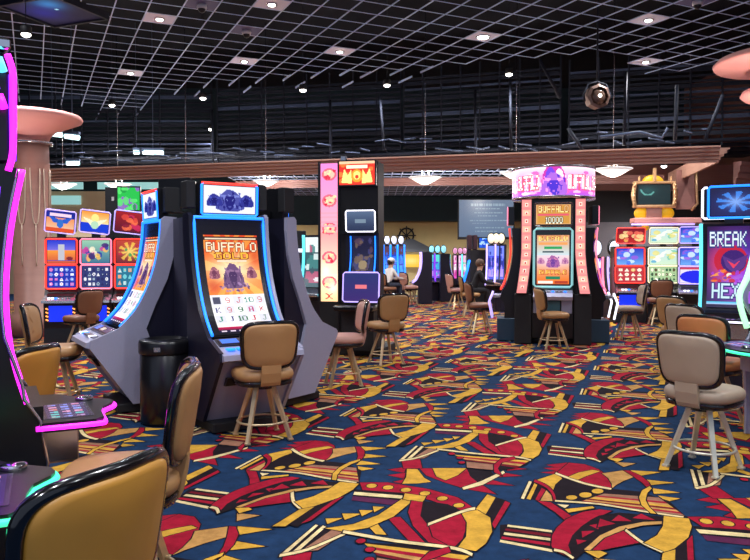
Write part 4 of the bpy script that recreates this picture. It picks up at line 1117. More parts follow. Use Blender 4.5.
# three playing stations round the core, each with a pillar either side
ra = Ras(60, 34, rgb(30, 26, 30)).rect(.03, .05, .97, .95, rgb(230, 170, 110)).rect(.06, .08, .94, .92, rgb(210, 150, 60)).text('BUFFALO', .1, .12, .9, .4, rgb(255, 235, 150), rgb(170, 60, 40)).rect(.08, .46, .92, .56, rgb(230, 90, 110)).text('10000', .3, .62, .75, .9, rgb(255, 255, 225), rgb(70, 60, 50))
rm = Ras(64, 108, rgb(30, 20, 30)); rm.grad(.04, .45, rgb(235, 150, 90), rgb(200, 225, 230), .04, .96).grad(.45, .97, rgb(235, 220, 225), rgb(245, 110, 20), .04, .96)
rm.rect(.04, .04, .96, .09, rgb(20, 30, 30)); rm.text('BUFFALO', .1, .11, .9, .19, rgb(255, 225, 120), rgb(180, 60, 30)); rm.rect(.1, .22, .9, .27, rgb(240, 160, 90)); rm.rect(.25, .3, .75, .34, rgb(40, 160, 90)); rm.rect(.2, .38, .8, .41, rgb(40, 70, 80))
rm.glow(.5, .56, .5, .12, rgb(240, 200, 230), .9); bison(rm, .5, .56, .38, rgb(110, 60, 150), rgb(220, 130, 170), .6); bison(rm, .16, .55, .2, rgb(160, 90, 150), rgb(230, 170, 190), .6); bison(rm, .84, .55, .2, rgb(160, 90, 150), rgb(230, 170, 190), .6)
rm.text('BUFFALO', .12, .72, .88, .80, rgb(255, 210, 90), rgb(190, 40, 20)); rm.rect(.3, .83, .7, .89, rgb(30, 130, 90)); rm.rect(.08, .92, .5, .96, rgb(240, 240, 230)); rm.rect(.55, .92, .92, .96, rgb(180, 60, 30))
rp = Ras(12, 110, rgb(245, 140, 140))
for k in range(11): rp.rect(.1, .02 + k * .088, .9, .085 + k * .088, rgb(255, 190, 160) if k % 2 else rgb(252, 160, 150)); rp.rect(.3, .035 + k * .088, .7, .07 + k * .088, rgb(255, 240, 220)); rp.ell(.5, .055 + k * .088, .12, .01, rgb(210, 40, 50))
PC = smooth_curve([(-.58, 2.6), (-.58, 2.3), (-.59, 2.0), (-.63, 1.6), (-.70, 1.2), (-.80, .92)], 20)
for st in range(2):
    rot = Matrix.Rotation(R(180 * st), 4, 'Z')
    def P_(o): o.matrix_local = rot; return o
    b = B(); b.prism([(-.40, .1), (-.56, .1), (-.56, .7), (-.62, .98), (-.53, 1.05), (-.53, 2.6), (-.40, 2.6)], -.36, .36); P_(b.build('station_body', M_BLACK, t))
    P_(surf('upper_screen', ra, flat((0, -.555, 2.33), XR, (0, 0, 1), .325, .20), t))
    b = B(); frame_loop((0, -.555, 2.33), XR, (0, 0, 1), .335, .21, .014, b); P_(b.build('upper_screen_frame', M_SILVER, t))
    P_(surf('main_screen', rm, flat((0, -.57, 1.55), XR, (0, .03, 1), .31, .50), t))
    b = B(); frame_loop((0, -.57, 1.55), XR, (0, .03, 1), .335, .525, .024, b); P_(b.build('main_screen_frame', neon('frame_cyan', rgb(150, 215, 215), .6), t))
    b = B(); b.prism([(-.55, 1.0), (-.74, .92), (-.80, .86), (-.78, .80), (-.55, .78)], -.34, .34); dk = P_(b.build('button_deck', M_GREY, t))
    button_bank(dk, -.64, .965, -.74, .925, .5, st)
    b = B(); b.box(-.13, .13, -.66, -.5, .45, .78, 0, .01); P_(b.build('cash_box', mat('teal_panel', rgb(60, 110, 125), .4, noise=.1), t))
    b = B(); b.box(-.34, -.15, -.62, -.5, .55, .8, 0, .01); P_(b.build('knee_panel', M_GREY, t)); b = B(); b.box(.15, .34, -.62, -.5, .55, .8, 0, .01); P_(b.build('knee_panel', M_GREY, t))
    for s in (-1, 1):
        # pillar: lit strip that flares out at the foot
        def fp(u, v, s=s):
            y, z = curve_at(PC, v); xc = s * (.47 + .10 * max(0, v - .55) ** 1.3 * 2.2)
            return (xc - .085 + .17 * u, y + .0, z)
        P_(surf('lit_pillar', rp, fp, t, M_DISP))
        b = B(); rings = []
        for k in range(13):
            v = k / 12; y, z = curve_at(PC, v); xc = s * (.47 + .10 * max(0, v - .55) ** 1.3 * 2.2)
            rings.append([(xc - .10, y + .004, z), (xc + .10, y + .004, z), (xc + .10, -.30, z), (xc - .10, -.30, z)])
        b.loft(rings[::-1]); P_(b.build('pillar_body', M_BLACK, t))
        b = B(); b.box(s * .52 - .15, s * .52 + .15, -.70, -.3, 0, .9, 0, .01); P_(b.build('pillar_foot', M_BLACKM, t))
# two side machines whose glowing edges show beyond the drum
def side_unit(loc, h, label, n1, n2):
    t = thing('carousel_side_machine', label, 'slot machine', loc, head(h), 'side machines of the carousel')
    C = smooth_curve([(-.02, 2.1), (.0, 1.85), (.0, 1.6), (-.05, 1.3), (-.11, 1.08), (-.18, .95)], 18)
    b = B(); b.prism([(y + .03, z) for y, z in C] + [(-.2, .8), (-.12, .7), (-.1, 0), (.28, 0), (.28, 2.1)], -.24, .24); b.build('cabinet_body', M_BLACK, t)
    for s in (-1, 1):
        b = B(); b.tube([(s * .25, y - .01, z) for y, z in C], .014, 0, 6); b.build('neon_edge', n1, t)
    def f(u, v):
        y, z = curve_at(C, .03 + v * .94); return (-.21 + .42 * u, y, z)
    surf('screen', art_dark(4, [rgb(240, 80, 60), rgb(250, 160, 90), rgb(160, 60, 200), rgb(240, 200, 180)]), f, t)
    b = B(); b.box(-.2, .2, -.06, .06, 2.16, 2.5, 0, .01); b.build('topper_cabinet', M_BLACK, t)
    b = B(); frame_loop((0, -.062, 2.33), XR, (0, 0, 1), .19, .16, .012, b); b.build('topper_neon', N_ROSE, t)
    b = B(); b.box(-.22, .22, -.34, -.1, .80, .86, 0, .01); b.build('button_deck', M_SILVER, t)
    
    for s in (-1, 1): b = B(); b.tube([(s * .23, -.33, .9), (s * .24, -.40, .72), (s * .24, -.34, .42)], .02, 0, 6); b.build('light_bracket', n2, t)
    b = B(); b.box(-.3, .3, -.25, .34, 0, .42, 0, .01); b.build('plinth', mat('teal_plinth', rgb(30, 62, 84), .5, noise=.1), t)
side_unit((2.58, 13.72, 0), -80, 'slot machine on the left flank of the round carousel, turned left, red glowing edge', N_RED, N_LAV)
side_unit((4.05, 13.42, 0), 96, 'slot machine on the right flank of the round carousel, turned right, pink glowing edge', N_ROSE, N_WHITE)

# ------------------------------------------------- tall tower
TW = at(340, 300, 11.6)
t = thing('display_tower', 'tall black display tower with a lit pink and orange strip and red header sign', 'slot machine', (TW.x, 11.62, 0), R(-14))
b = B(); b.box(-.02, .63, .0, .4, 0.1, 3.08); b.box(-.34, -.02, .0, .6, .1, 3.08); b.box(-.36, .74, -.06, .8, 0, .12); b.build('cabinet_body', M_BLACKM, t)
r = Ras(26, 170, rgb(240, 110, 150)); r.grad(0, .5, rgb(240, 130, 200), rgb(255, 165, 175)).grad(.5, .8, rgb(255, 150, 150), rgb(255, 225, 190)).grad(.8, 1, rgb(255, 235, 200), rgb(255, 205, 150))
q = random.Random(2)
for cy in (.08, .27, .47, .68, .86): r.ell(.5, cy, .42, .045, rgb(240, 95, 115)); r.ell(.5, cy, .30, .032, rgb(255, 185, 160)); r.blobs(.2, cy - .03, .8, cy + .03, [rgb(200, 30, 60), rgb(255, 220, 160)], 8, .1, int(cy * 100), .12)
for k in range(26): r.rect(0, .33 + k * .005, 1, .332 + k * .005, rgb(255, 150, 170))
r.text('X', .3, .94, .7, .98, rgb(220, 40, 40)); r.glow(.3, .78, .3, .05, rgb(255, 245, 220), .9); r.glow(.7, .9, .3, .05, rgb(255, 245, 220), .9)
surf('lit_strip', r, lambda u, v: (-.32 + .29 * u, -.012, 3.07 - 2.22 * v), t, M_DISPB)
b = B(); b.box(-.36, -.33, -.03, .02, .84, 3.1); b.box(-.03, .0, -.03, .02, .1, 3.1); b.build('strip_frame', M_BLACK, t)
surf('side_sign', Ras(16, 30, rgb(245, 140, 60)).blobs(0, 0, 1, 1, [rgb(250, 200, 90), rgb(220, 50, 50)], 14, .3, 3), lambda u, v: (-.345, .3 - .3 * u, 3.07 - .36 * v), t)
r = Ras(64, 36, rgb(225, 50, 30)); r.blobs(.0, .1, 1, .9, [rgb(250, 120, 50), rgb(210, 30, 30)], 20, .1, 4); r.rect(0, 0, 1, .12, rgb(240, 190, 150)); r.text('FORTUNE', .2, .14, .8, .32, rgb(255, 240, 200)) if False else r.rect(.2, .16, .8, .3, rgb(255, 235, 200))
r.poly([(.06, .9), (.14, .3), (.24, .6), (.34, .35), (.36, .95)], rgb(255, 225, 130)); r.poly([(.94, .9), (.86, .3), (.76, .6), (.66, .35), (.64, .95)], rgb(255, 225, 130)); r.ell(.5, .62, .16, .28, rgb(240, 150, 40)); r.ell(.5, .6, .1, .18, rgb(255, 225, 120)); r.ell(.5, .66, .05, .08, rgb(210, 50, 30))
surf('header_sign', r, lambda u, v: (.02 + .58 * u, -.10, 3.08 - .37 * v), t, M_DISPB)
b = B(); b.box(.0, .62, -.095, .05, 2.69, 3.1); b.build('header_box', M_BLACK, t)
b = B(); b.box(-.02, .07, .1, .18, 3.1, 3.2, 0, .01); b.build('top_lamp', M_SILVER, t)
u = tilt(-.1)
b = B(); slab_box(b, (.40, -.22, 2.13), u, .24, .17, .04); b.box(.05, .6, -.2, .0, 1.94, 1.97); b.build('small_monitor', M_BLACK, t)
surf('small_monitor_screen', Ras(30, 20, rgb(60, 80, 110)).grad(0, 1, rgb(90, 110, 140), rgb(40, 50, 80)).rect(.3, .4, .7, .6, rgb(120, 140, 160)), flat((.40, -.22, 2.13), XR, u, .22, .15, .004), t)
b = B(); frame_loop((.40, -.22, 2.13), XR, u, .235, .165, .012, b); b.build('monitor_neon', N_WHITE, t)
C = smooth_curve([(-.05, 1.9), (-.03, 1.7), (-.05, 1.5), (-.12, 1.3)], 12)
def f(u, v):
    y, z = curve_at(C, v); return (.23 + .34 * u, y - .02, z)
surf('curved_screen', Ras(26, 44, rgb(30, 30, 60)).blobs(.1, .1, .9, .9, [rgb(80, 60, 80), rgb(110, 90, 80), rgb(60, 60, 110)], 26, .12, 3, .7).ell(.5, .75, .2, .12, rgb(150, 130, 100)), f, t)
b = B()
for x in (.2, .6): b.tube([(x, y - .03, z) for y, z in C], .012, 0, 6)
b.build('curved_neon', N_BLUE, t)
b = B(); b.box(.1, .65, -.02, .0, 1.25, 1.95); b.build('screen_surround', M_NAVY, t)
b = B(); slab_box(b, (.43, -.30, 1.10), tilt(.1), .30, .24, .1); b.build('lower_monitor', M_BLACK, t)
surf('lower_monitor_screen', Ras(48, 36, rgb(36, 44, 96)).grad(0, 1, rgb(40, 50, 110), rgb(60, 40, 110)).rect(.34, .42, .66, .56, rgb(235, 120, 130)), flat((.43, -.30, 1.10), XR, tilt(.1), .28, .22, .004), t)
b = B(); frame_loop((.43, -.30, 1.10), XR, tilt(.1), .29, .23, .012, b); b.build('lower_monitor_neon', N_LAV, t)
b = B(); b.box(.05, .68, -.55, -.1, .74, .82, 0, .02); b.build('button_deck', M_BLACK, t)
b = B(); b.box(.1, .62, -.25, 0, .1, .74); b.build('pedestal', M_BLACKM, t)

# ------------------------------------------------- distant machines
def far_machine(px, Y, h, w, H, scr, label, group, oval=None, nb=None, body=M_NAVY, n=1):
    p = at(px, 280, Y)
    t = thing('slim_slot_machine', label, 'slot machine', (p.x, Y, 0), head(h), group)
    C = smooth_curve([(0, H), (.01, H * .8), (-.04, H * .62), (-.16, H * .46)], 9)
    b = B(); b.prism([(y + .02, z) for y, z in C] + [(-.3, H * .42), (-.3, H * .38), (-.1, H * .34), (-.1, 0), (.35, 0), (.35, H)], -w / 2, w / 2); b.build('cabinet_body', body, t)
    def f(u, v):
        y, z = curve_at(C, .04 + v * .92); return (-w / 2 + .04 + (w - .08) * u, y - .004, z)
    surf('screen', scr, f, t)
    if nb:
        b = B()
        for s in (-1, 1): b.tube([(s * w / 2, y - .01, z) for y, z in C] + [(s * w / 2, -.3, H * .4)], .028, 0, 6)
        b.build('neon_edge', nb, t)
    if oval:
        b = B(); rr = w * .5
        b.X = Matrix.Translation((0, .05, H + rr * 1.4)) @ Matrix.Rotation(R(90), 4, 'X') @ Matrix.Diagonal((1, 1.45, 1, 1)); b.lathe([(rr * .98, -.05), (rr, 0), (rr * .92, .05)], n=20); b.build('topper_cabinet', M_BLACK, t).scale = (1, 1, 1)
        b = B(); b.X = Matrix.Translation((0, -.01, H + rr * 1.4)) @ Matrix.Rotation(R(90), 4, 'X') @ Matrix.Diagonal((1, 1.45, 1, 1)); b.lathe([(rr * .8, 0), (rr * .6, .03), (rr * .2, .04)], n=18); b.build('topper_lamp', oval, t)
    b = B(); b.box(-w / 2 + .02, w / 2 - .02, -.38, -.14, H * .39, H * .42, 0, .01); b.build('button_deck', M_SILVER, t)
    return t
def art_far(cols, seed, w=14, h=34):
    r = Ras(w, h, cols[0]); q = random.Random(seed)
    r.rect(0, 0, 1, .3, cols[1]); r.rect(.1, .36, .9, .62, cols[2]); r.rect(.1, .68, .9, .92, cols[3]); r.blobs(0, 0, 1, 1, cols, 10, .16, seed, .5); return r
OV = neon('oval_white', rgb(225, 230, 245), 1.0); OP = neon('oval_rose', rgb(220, 150, 190), .9)
bl = [rgb(30, 60, 190), rgb(90, 60, 80), rgb(40, 110, 240), rgb(70, 160, 250)]
for k, px in enumerate((387, 394, 401)):
    far_machine(px, 25.0, 168, .235, 1.95, art_far(bl, k), 'slim blue machine with white oval top, %s of the three right of the tall tower' % ['left', 'middle', 'right'][k], 'white oval topped machines', OV, N_BLUE)
cy = [rgb(90, 60, 210), rgb(90, 220, 210), rgb(60, 170, 220), rgb(190, 120, 240)]
for k, px in enumerate((431.5, 437.5, 443.5)):
    far_machine(px, 25.5, 178, .22, 1.65, art_far(cy, k + 4), 'slim cyan and violet machine, %s of three left of the black cabinet end' % ['left', 'middle', 'right'][k], 'cyan and violet machines', neon('oval_cyan', rgb(150, 225, 240), 1.0), N_VIO if k == 0 else None)
for k, (px, c0) in enumerate(((455, rgb(230, 80, 190)), (460, rgb(220, 120, 210)), (464.5, rgb(130, 210, 190)))):
    far_machine(px, 25.5, 184, .18, 1.62, art_far([c0, rgb(250, 190, 225), rgb(240, 230, 240), rgb(200, 60, 150)], k + 8), 'slim machine with %s screens in the small far bank' % ['magenta', 'pale rose', 'mint green'][k], 'rose and mint machines', OP, N_CYAN if k == 2 else None)
for k, px in enumerate((491, 496, 501)):
    far_machine(px, 20.5, 195, .24, 1.9, art_far([rgb(60, 70, 220), rgb(120, 140, 255), rgb(40, 50, 160), rgb(180, 150, 250)], k + 12), 'slim blue-violet machine, %s of three left of the round carousel' % ['left', 'middle', 'right'][k], 'blue-violet machines', neon('oval_cream', rgb(240, 225, 190), 1.0), N_LAV if k == 0 else None)
far_machine(421, 24, -90, .5, 1.7, art_far(bl, 30), 'dark cabinet turned sideways beside the kiosk roof', 'sideways dark cabinets', None, N_LAV)
far_machine(450, 25, 90, .45, 1.65, art_far(cy, 31), 'dark cabinet turned sideways between the cyan and the rose machines', 'sideways dark cabinets', None, None)
for px, Y, c, nb, wh in ((596, 17.8, [rgb(150, 60, 200), rgb(245, 240, 250), rgb(220, 50, 60), rgb(50, 50, 200)], N_ROSE, 'red and white screens, right behind the carousel'), (614, 18.6, [rgb(60, 60, 120), rgb(245, 250, 255), rgb(230, 235, 240), rgb(40, 50, 140)], N_LAV, 'white screens, left of the red-framed machine')):
    far_machine(px, Y, 180, .32, 1.55, art_far(c, int(px)), 'narrow slot machine with ' + wh, 'narrow machines by the right bank', OV, nb)
far_machine(315, 14.5, 200, .5, 2.0, art_far([rgb(60, 90, 100), rgb(235, 245, 245), rgb(70, 130, 130), rgb(180, 90, 120)], 41), 'machine with a white top screen and teal edge left of the tall tower', 'machines behind the bison pod', None, N_CYAN)
for px, wh in ((286, 'left'), (300, 'right')):
    p = at(px, 280, 15.5)
    t = thing('rear_facing_slot_machine', 'dark rear of a slot machine, %s one between bison pod and tower' % wh, 'slot machine', (p.x, 15.5, 0), R(8), 'dark machine backs')
    b = B(); b.prism([(-.05, 0), (.35, 0), (.35, 1.75), (-.0, 1.75), (-.1, 1.5)], -.14, .14); b.build('cabinet_body', M_NAVY, t)
    b = B(); b.box(-.13, .13, -.04, .12, 1.80, 2.12, 0, .01); b.build('topper_back', M_BLACKM, t)
    b = B(); b.box(-.11, .11, -.12, -.05, 1.66, 1.73, 0, .01); b.build('status_light', N_WHITE, t)
p = at(480, 270, 21)
t = thing('machine_end_cabinet', 'large black cabinet end with blue lit sign on top and blue side edge', 'slot machine', (p.x, 21, 0), R(4))
b = B(); b.prism([(-.05, 0), (.5, 0), (.5, 1.75), (-.05, 1.75)], -.30, .36); b.build('cabinet_body', M_BLACKM, t)
b = B(); b.box(-.05, .38, -.02, .1, 1.8, 2.1, 0, .02); b.build('sign_box', M_BLACK, t)
surf('sign', Ras(36, 22, rgb(20, 90, 220)).blobs(0, 0, 1, 1, [rgb(90, 200, 255), rgb(200, 235, 255), rgb(20, 60, 200)], 26, .12, 6), lambda u, v: (-.03 + .39 * u, -.03, 2.09 - .28 * v), t)
b = B(); b.tube([(-.33, -.06, 1.45), (-.38, -.06, 1.2), (-.5, -.06, .8)], .04, 0, 6); b.build('blue_edge', N_BLUE, t)
b = B(); b.tube([(.37, -.06, 1.5), (.44, -.06, 1.1), (.56, -.06, .75), (.5, -.06, .35)], .03, 0, 6); b.build('grey_edge', M_SILVER, t)
for k, x in enumerate((-.3, -.14)):
    b = B(); b.box(x - .06, x + .06, -.02, .2, 1.75, 2.18, 0, .02); b.build('topper_back', mat('maroon_plastic', rgb(60, 36, 44), .4, noise=.1), t)
b = B(); b.box(-.03, .05, -.07, -.05, 1.2, 1.4); b.build('notice', mat('paper', rgb(200, 190, 190), .6, noise=.05), t)
# dark kiosk cabinet with green sign behind left bank
p = at(123, 200, 14.5)
t = thing('sign_cabinet', 'black cabinet carrying a green lit sign, behind the left machine bank', 'sign', (p.x, 14.5, 0), R(10))
b = B(); b.box(-.34, .3, .0, .4, 0, 2.55); b.box(-.34, -.12, .0, .3, 2.55, 2.95); b.build('cabinet_body', M_BLACKM, t)
surf('green_sign', Ras(30, 30, rgb(30, 190, 70)).blobs(0, 0, 1, 1, [rgb(20, 150, 60), rgb(90, 230, 110), rgb(150, 90, 200)], 20, .15, 3), lambda u, v: (-.10 + .42 * u, -.012, 2.95 - .45 * v), t)
b = B(); b.box(-.12, .34, -.005, .1, 2.5, 2.98); b.build('sign_box', M_BLACK, t)
b = B(); b.box(-.22, -.17, -.01, .0, 2.68, 2.76); b.build('label', mat('paper', rgb(200, 190, 190)), t)
# monitors' backs on top of the bison pod core
p = at(183, 196, 7.9)
t = thing('monitor', 'black monitor seen from behind on top of the bison pod', 'monitor', (p.x, 7.55, 2.04), R(-20))
b = B(); b.box(-.2, .2, .0, .05, .06, .36, 0, .01); b.build('screen_housing', M_BLACK, t)
b = B(); b.box(-.05, .05, .0, .06, 0.0, .08); b.box(-.12, .12, -.05, .12, 0, .012); b.build('stand', M_BLACKM, t)
# joining core of the bison pod
t = thing('pod_core', 'dark blue core column joining the bison slot machines', 'cabinet', (-1.78, 7.66, 0))
b = B(); b.slab([(-.30, -.2), (-.02, -.72), (.16, -.5), (.26, .0), (.1, .4), (-.28, .3)], 0, 1.97); b.build('shell', M_NAVY, t)
b = B(); b.slab([(-.18, -.2), (.14, -.18), (.18, .1), (-.25, .1)], 1.97, 2.0); b.build('cap', M_BLACKM, t)

# ------------------------------------------------- wall screen
a_, b_ = at(459, 200, 23.2), at(513, 237, 23.2)
t = thing('projection_screen', 'large grey-blue hanging screen with faint lines of text, over the far machines', 'screen', ((a_.x + b_.x) / 2, 23.2, (a_.z + b_.z) / 2))
hw, hh = (b_.x - a_.x) / 2, (a_.z - b_.z) / 2
r = Ras(110, 72, rgb(112, 134, 164)); r.glow(.5, .6, .6, .5, rgb(124, 150, 184), .6)
q = random.Random(9)
for k, (yy, x0, x1, hgt) in enumerate(((.10, .22, .85, .06), (.22, .3, .75, .035), (.33, .28, .8, .03), (.42, .35, .7, .025), (.54, .2, .9, .03), (.62, .25, .5, .02), (.74, .3, .85, .02), (.84, .3, .7, .02))):
    x = x0
    while x < x1:
        w = q.uniform(.02, .07); r.rect(x, yy, min(x + w, x1), yy + hgt, rgb(158, 186, 208)); x += w + .015
surf('screen_face', r, lambda u, v: (-hw + 2 * hw * u, -.035, hh - 2 * hh * v), t, attr_mat('screen_soft', .75))
b = B(); b.box(-hw - .04, hw + .04, -.03, .03, -hh - .08, hh + .03); b.build('frame', M_BLACKM, t)
b = B(); b.tube([(-hw * .8, 0, hh), (-hw * .8, 0, 3.98 - t.location.z)], .01); b.tube([(hw * .8, 0, hh), (hw * .8, 0, 3.98 - t.location.z)], .01); b.build('hanger', M_STEEL, t)

# ------------------------------------------------- gilt framed screen on wood ledge
a_, b_ = at(638, 184, 19.5), at(670, 205, 19.5)
cx, cz = (a_.x + b_.x) / 2, (a_.z + b_.z) / 2; hw, hh = (b_.x - a_.x) / 2, (a_.z - b_.z) / 2
GILT = mat('gilt', rgb(206, 164, 120), .35, metal=.4, noise=.2, nscale=12, bump=.4)
t = thing('framed_screen', 'dark television in an ornate gilt frame with a scalloped wooden mount', 'television', (cx, 19.5, cz), R(-6))
b = B(); b.box(-hw, hw, -.02, .06, -hh, hh); b.build('bezel', M_BLACKM, t)
r = Ras(40, 26, rgb(14, 40, 42)); r.glow(.3, .3, .35, .3, rgb(30, 90, 90), .7)
for k in range(16): a = PI * (.95 - k / 20); r.ell(.3 + .22 * cos(a), .22 + .3 * sin(a), .03, .04, rgb(110, 190, 180), .7)
surf('screen', r, lambda u, v: (-hw + .02 + (2 * hw - .04) * u, -.026, hh - .02 - (2 * hh - .04) * v), t)
b = B(); b.box(-hw - .12, hw + .12, -.08, .08, hh, hh + .07, 0, .02); b.box(-hw - .12, hw + .12, -.08, .08, -hh - .08, -hh, 0, .02)
for s in (-1, 1):
    P = [(s * (hw + .02), -.0), (s * (hw + .06), 0)]
    b.tube([(s * (hw + .06 + .05 * sin(k * PI / 8)), -.04, hh + .05 - (2 * hh + .1) * k / 8) for k in range(9)], [.04, .05, .055, .06, .065, .06, .055, .05, .05], 0, 8)
    for k in range(6): b.ball((s * (hw + .10), -.11, hh - .05 - k * (2 * hh) / 6), .03, n=6)
b.build('gilt_frame', GILT, t)
b = B()
b.X = Matrix.Translation((0, .14, hh + .03)) @ Matrix.Rotation(R(90), 4, 'X') @ Matrix.Diagonal((1.3, 1, 1, 1)); b.lathe([(.22, -.04), (.23, 0), (.2, .05), (.1, .07)], n=24); b.build('amber_shell', N_YEL, t)
for x, w_, q in ((0, .035, .42), (-.4, .018, .2), (.42, .018, .2)):
    b = B(); b.box(x - w_, x + w_, -.09, .03, hh + .05, hh + q, 0, .01); b.build('finial', GILT, t)
b = B(); b.box(-.2, .2, -.05, .2, -hh - .42, -hh - .08); b.build('wood_panel', M_BEAMD, t)
for x in (-.32, .36):
    b = B(); b.ball((x, .05, -hh - .22), .17, sc=(1.1, .4, 1)); b.build('amber_lamp', N_YEL, t)
t2 = thing('wood_sign_wing', 'dark wooden side panel with gilt post right of the framed television', 'panel', (cx + hw + .55, 19.7, cz - .05), R(-6))
b = B(); b.box(-.28, .22, 0, .1, -hh - .05, hh + .45); b.build('panel', M_BEAMD, t2)
b = B(); b.tube([(.20, -.03, hh + .5), (.24, -.03, 0), (.26, -.03, -hh + .1), (.1, -.03, -hh - .08)], .035, 0, 7); b.build('gilt_edge', GILT, t2)
t3 = thing('wooden_ledge', 'rose wood ledge below the gilt framed television', 'ledge', (cx + .15, 19.45, cz - hh - .50), R(-3))
b = B(); b.box(-.7, 1.05, -.15, .35, -.0, .15, 0, .02); b.build('shelf', M_PINKW, t3)
b = B(); b.tube([(-.8, -.16, -.03), (.85, -.16, -.03)], .025, 0, 6); b.build('light_rail', N_LAV, t3)
b = B(); b.ball((-.4, -.05, -.10), .1, sc=(1, .6, 1)); b.build('amber_lamp', N_YEL, t3)
b = B()
for x in (-.6, .5): b.box(x - .04, x + .04, .2, .3, -(cz - hh - .50), 0)
b.build('post', M_BEAMD, t3)

# ------------------------------------------------- small roofed kiosk far away
p = at(411, 262, 28.5)
t = thing('kiosk', 'small roofed kiosk with dark pitched roof and yellow lit opening, at the far yellow wall', 'kiosk', (p.x, 28.6, 0))
b = B(); b.box(-.62, .62, 0, .9, 0, 1.5); b.build('body', M_WYEL, t)
b = B(); b.loft([[(-1.05, -.3, 1.72), (1.05, -.3, 1.72), (1.05, 1.1, 1.72), (-1.05, 1.1, 1.72)], [(-.9, -.2, 1.82), (.9, -.2, 1.82), (.9, 1, 1.82), (-.9, 1, 1.82)], [(-.1, .35, 2.25), (.1, .35, 2.25), (.1, .45, 2.25), (-.1, .45, 2.25)]]); b.build('roof', M_BLACKM, t)
surf('lit_opening', Ras(10, 8, rgb(240, 190, 60)).glow(.5, .5, .4, .4, rgb(250, 225, 130)), lambda u, v: (-.5 + 1.0 * u, -.012, 1.62 - .5 * v), t)
b = B()
for s in (-1, 1): b.box(s * .56 - .04, s * .56 + .04, -.02, .06, 0, 1.74)
b.build('post', M_BLACKM, t)
t = thing('wall_emblem', 'dark round wheel emblem on the yellow wall above the kiosk', 'wall decoration', (p.x - .1, 30.36, 2.42))
b = B(); b.tube([(.3 * cos(a), 0, .3 * sin(a)) for a in [2 * PI * k / 20 for k in range(20)]], .04, 0, 6, True)
for k in range(4): a = PI * k / 4; b.tube([(-.4 * cos(a), 0, -.4 * sin(a)), (.4 * cos(a), 0, .4 * sin(a))], .025, 0, 5)
b.build('wheel', M_BLACKM, t)

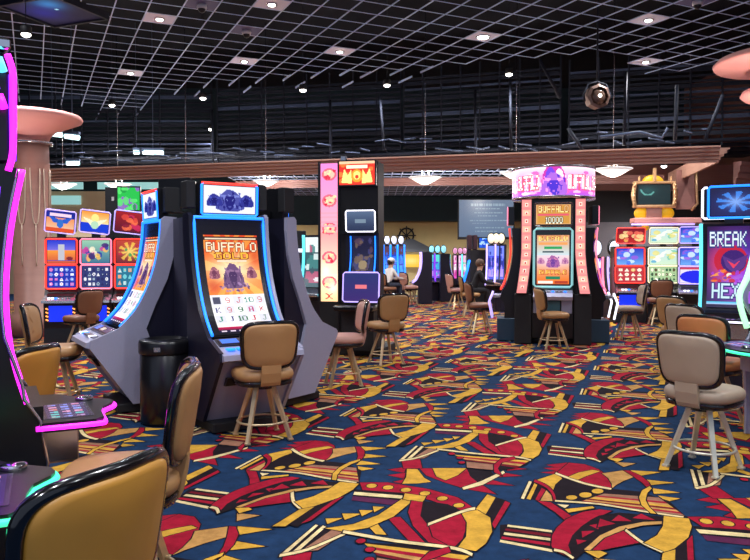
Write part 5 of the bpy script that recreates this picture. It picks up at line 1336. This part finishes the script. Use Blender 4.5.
# ------------------------------------------------- people
def person(loc, h, label, shirt, trousers, skin, hair, cap=None, lean=0.12, s=1.0):
    t = thing('person', label, 'person', loc, head(h))
    L = lean
    V = [(0, 0, .66), (0, -.02 - L * .5, .90), (0, -L, 1.14), (0, -L - .02, 1.22), (0, -L - .03, 1.30), (0, -L - .045, 1.40)]
    Rr = [(.15, .12), (.145, .11), (.16, .10), (.055, .055), (.085, .095), (.07, .085)]
    E = [(0, 1), (1, 2), (2, 3), (3, 4), (4, 5)]
    for sx in (-1, 1):
        o = len(V)
        V += [(sx * .17, -L, 1.13), (sx * .23, -L - .12, .90), (sx * .17, -L - .36, .86), (sx * .15, -L - .44, .86)]
        Rr += [(.06, .06), (.05, .05), (.037, .037), (.04, .022)]
        E += [(2, o), (o, o + 1), (o + 1, o + 2), (o + 2, o + 3)]
        for fi, fx in enumerate((-.03, -.01, .012, .032)):
            k = len(V); V += [(sx * .15 + fx, -L - .50, .855 - .004 * fi), (sx * .15 + fx, -L - .54 - .008 * (fi in (1, 2)), .835)]; Rr += [(.010, .010), (.008, .008)]
            E += [(o + 3, k), (k, k + 1)]
        k = len(V); V += [(sx * .15 - sx * .05, -L - .44, .85), (sx * .15 - sx * .06, -L - .48, .84)]; Rr += [(.011, .011), (.009, .009)]; E += [(o + 3, k), (k, k + 1)]
        o = len(V)
        V += [(sx * .10, -.02, .66), (sx * .14, -.42, .68), (sx * .13, -.40, .24), (sx * .13, -.42, .20), (sx * .14, -.58, .17)]
        Rr += [(.09, .09), (.07, .07), (.045, .05), (.045, .045), (.04, .03)]
        E += [(0, o), (o, o + 1), (o + 1, o + 2), (o + 2, o + 3), (o + 3, o + 4)]
    me = bpy.data.meshes.new('body'); me.from_pydata(V, E, [])
    ob = bpy.data.objects.new('body_tmp', me); COL.objects.link(ob)
    sk = ob.modifiers.new('s', 'SKIN'); ob.modifiers.new('u', 'SUBSURF').levels = 1
    if not me.skin_vertices: bpy.context.view_layer.update()
    for i, r_ in enumerate(Rr): me.skin_vertices[0].data[i].radius = r_
    me.skin_vertices[0].data[0].use_root = True
    dg = bpy.context.evaluated_depsgraph_get()
    bpy.context.view_layer.update(); dg = bpy.context.evaluated_depsgraph_get()
    m2_ = bpy.data.meshes.new_from_object(ob.evaluated_get(dg)); m2_.name = 'body'
    bpy.data.objects.remove(ob)
    m2_.materials.clear()
    for q in (skin, shirt, trousers, M_BLACKM): m2_.materials.append(q)
    for f_ in m2_.polygons:
        c = f_.center; f_.use_smooth = True
        if c.z > 1.2: f_.material_index = 0
        elif c.y < -L - .37 and c.z > .78: f_.material_index = 0
        elif c.z > .78: f_.material_index = 1
        elif c.z < .21: f_.material_index = 3
        else: f_.material_index = 2
    bo = bpy.data.objects.new('body', m2_); COL.objects.link(bo); bo.parent = t
    hc = (0, -L - .035, 1.37)
    b = B(); b.ball((hc[0], hc[1] + .015, hc[2] + .02), .115, sc=(.88, 1, 1.05)); b.build('hair', hair, t)
    b = B()
    b.ball((hc[0], hc[1] - .115, hc[2] - .02), .018, n=6)
    for sx in (-1, 1): b.ball((sx * .085, hc[1], hc[2] - .01), .02, n=6)
    b.build('nose_and_ears', skin, t)
    b = B()
    for sx in (-1, 1): b.ball((sx * .035, hc[1] - .098, hc[2] + .01), .012, n=6)
    b.build('eyes', M_BLACK, t)
    b = B(); b.box(-.025, .025, hc[1] - .105, hc[1] - .09, hc[2] - .065, hc[2] - .055); b.build('mouth', mat('lips', rgb(150, 80, 75), .5, noise=.05), t)
    if cap:
        b = B(); b.lathe([(.112, .0), (.115, .05), (.09, .10), (.03, .125)], c=(hc[0], hc[1], hc[2] + .03), n=18); b.slab([(-.07, hc[1] - .09), (-.06, hc[1] - .2), (.06, hc[1] - .2), (.07, hc[1] - .09)], hc[2] + .03, hc[2] + .045); b.build('cap', cap, t)
    t.scale = (s, s, s)
    return t
SK = mat('skin', rgb(196, 150, 124), .5, noise=.05); WHT = mat('white_cloth', rgb(222, 216, 210), .8, noise=.06, bump=.2); BKC = mat('black_cloth', rgb(24, 22, 28), .85, noise=.1, bump=.2); JEAN = mat('dark_cloth', rgb(34, 38, 54), .85, noise=.1)
g = ground(387, 307); person((g.x, g.y, 0), 55, 'person seated in white shirt and white cap, facing the blue machines', WHT, JEAN, SK, mat('hair_dark', rgb(40, 30, 28), .6, noise=.1), cap=WHT)
g = ground(472, 316); person((g.x - .02, g.y, 0), 88, 'person seated in black clothes leaning towards a machine left of the round carousel', BKC, BKC, SK, mat('hair_brown', rgb(96, 70, 54), .6, noise=.1), lean=.2)

# ------------------------------------------------- render look
w = bpy.data.worlds.new('world'); SC.world = w; w.use_nodes = True
w.node_tree.nodes['Background'].inputs[0].default_value = (.6, .72, 1, 1)
w.node_tree.nodes['Background'].inputs[1].default_value = .55
vs = SC.view_settings
vs.view_transform = 'Standard'; vs.look = 'None'; vs.exposure = 0.0; vs.gamma = 1.0; vs.use_curve_mapping = False
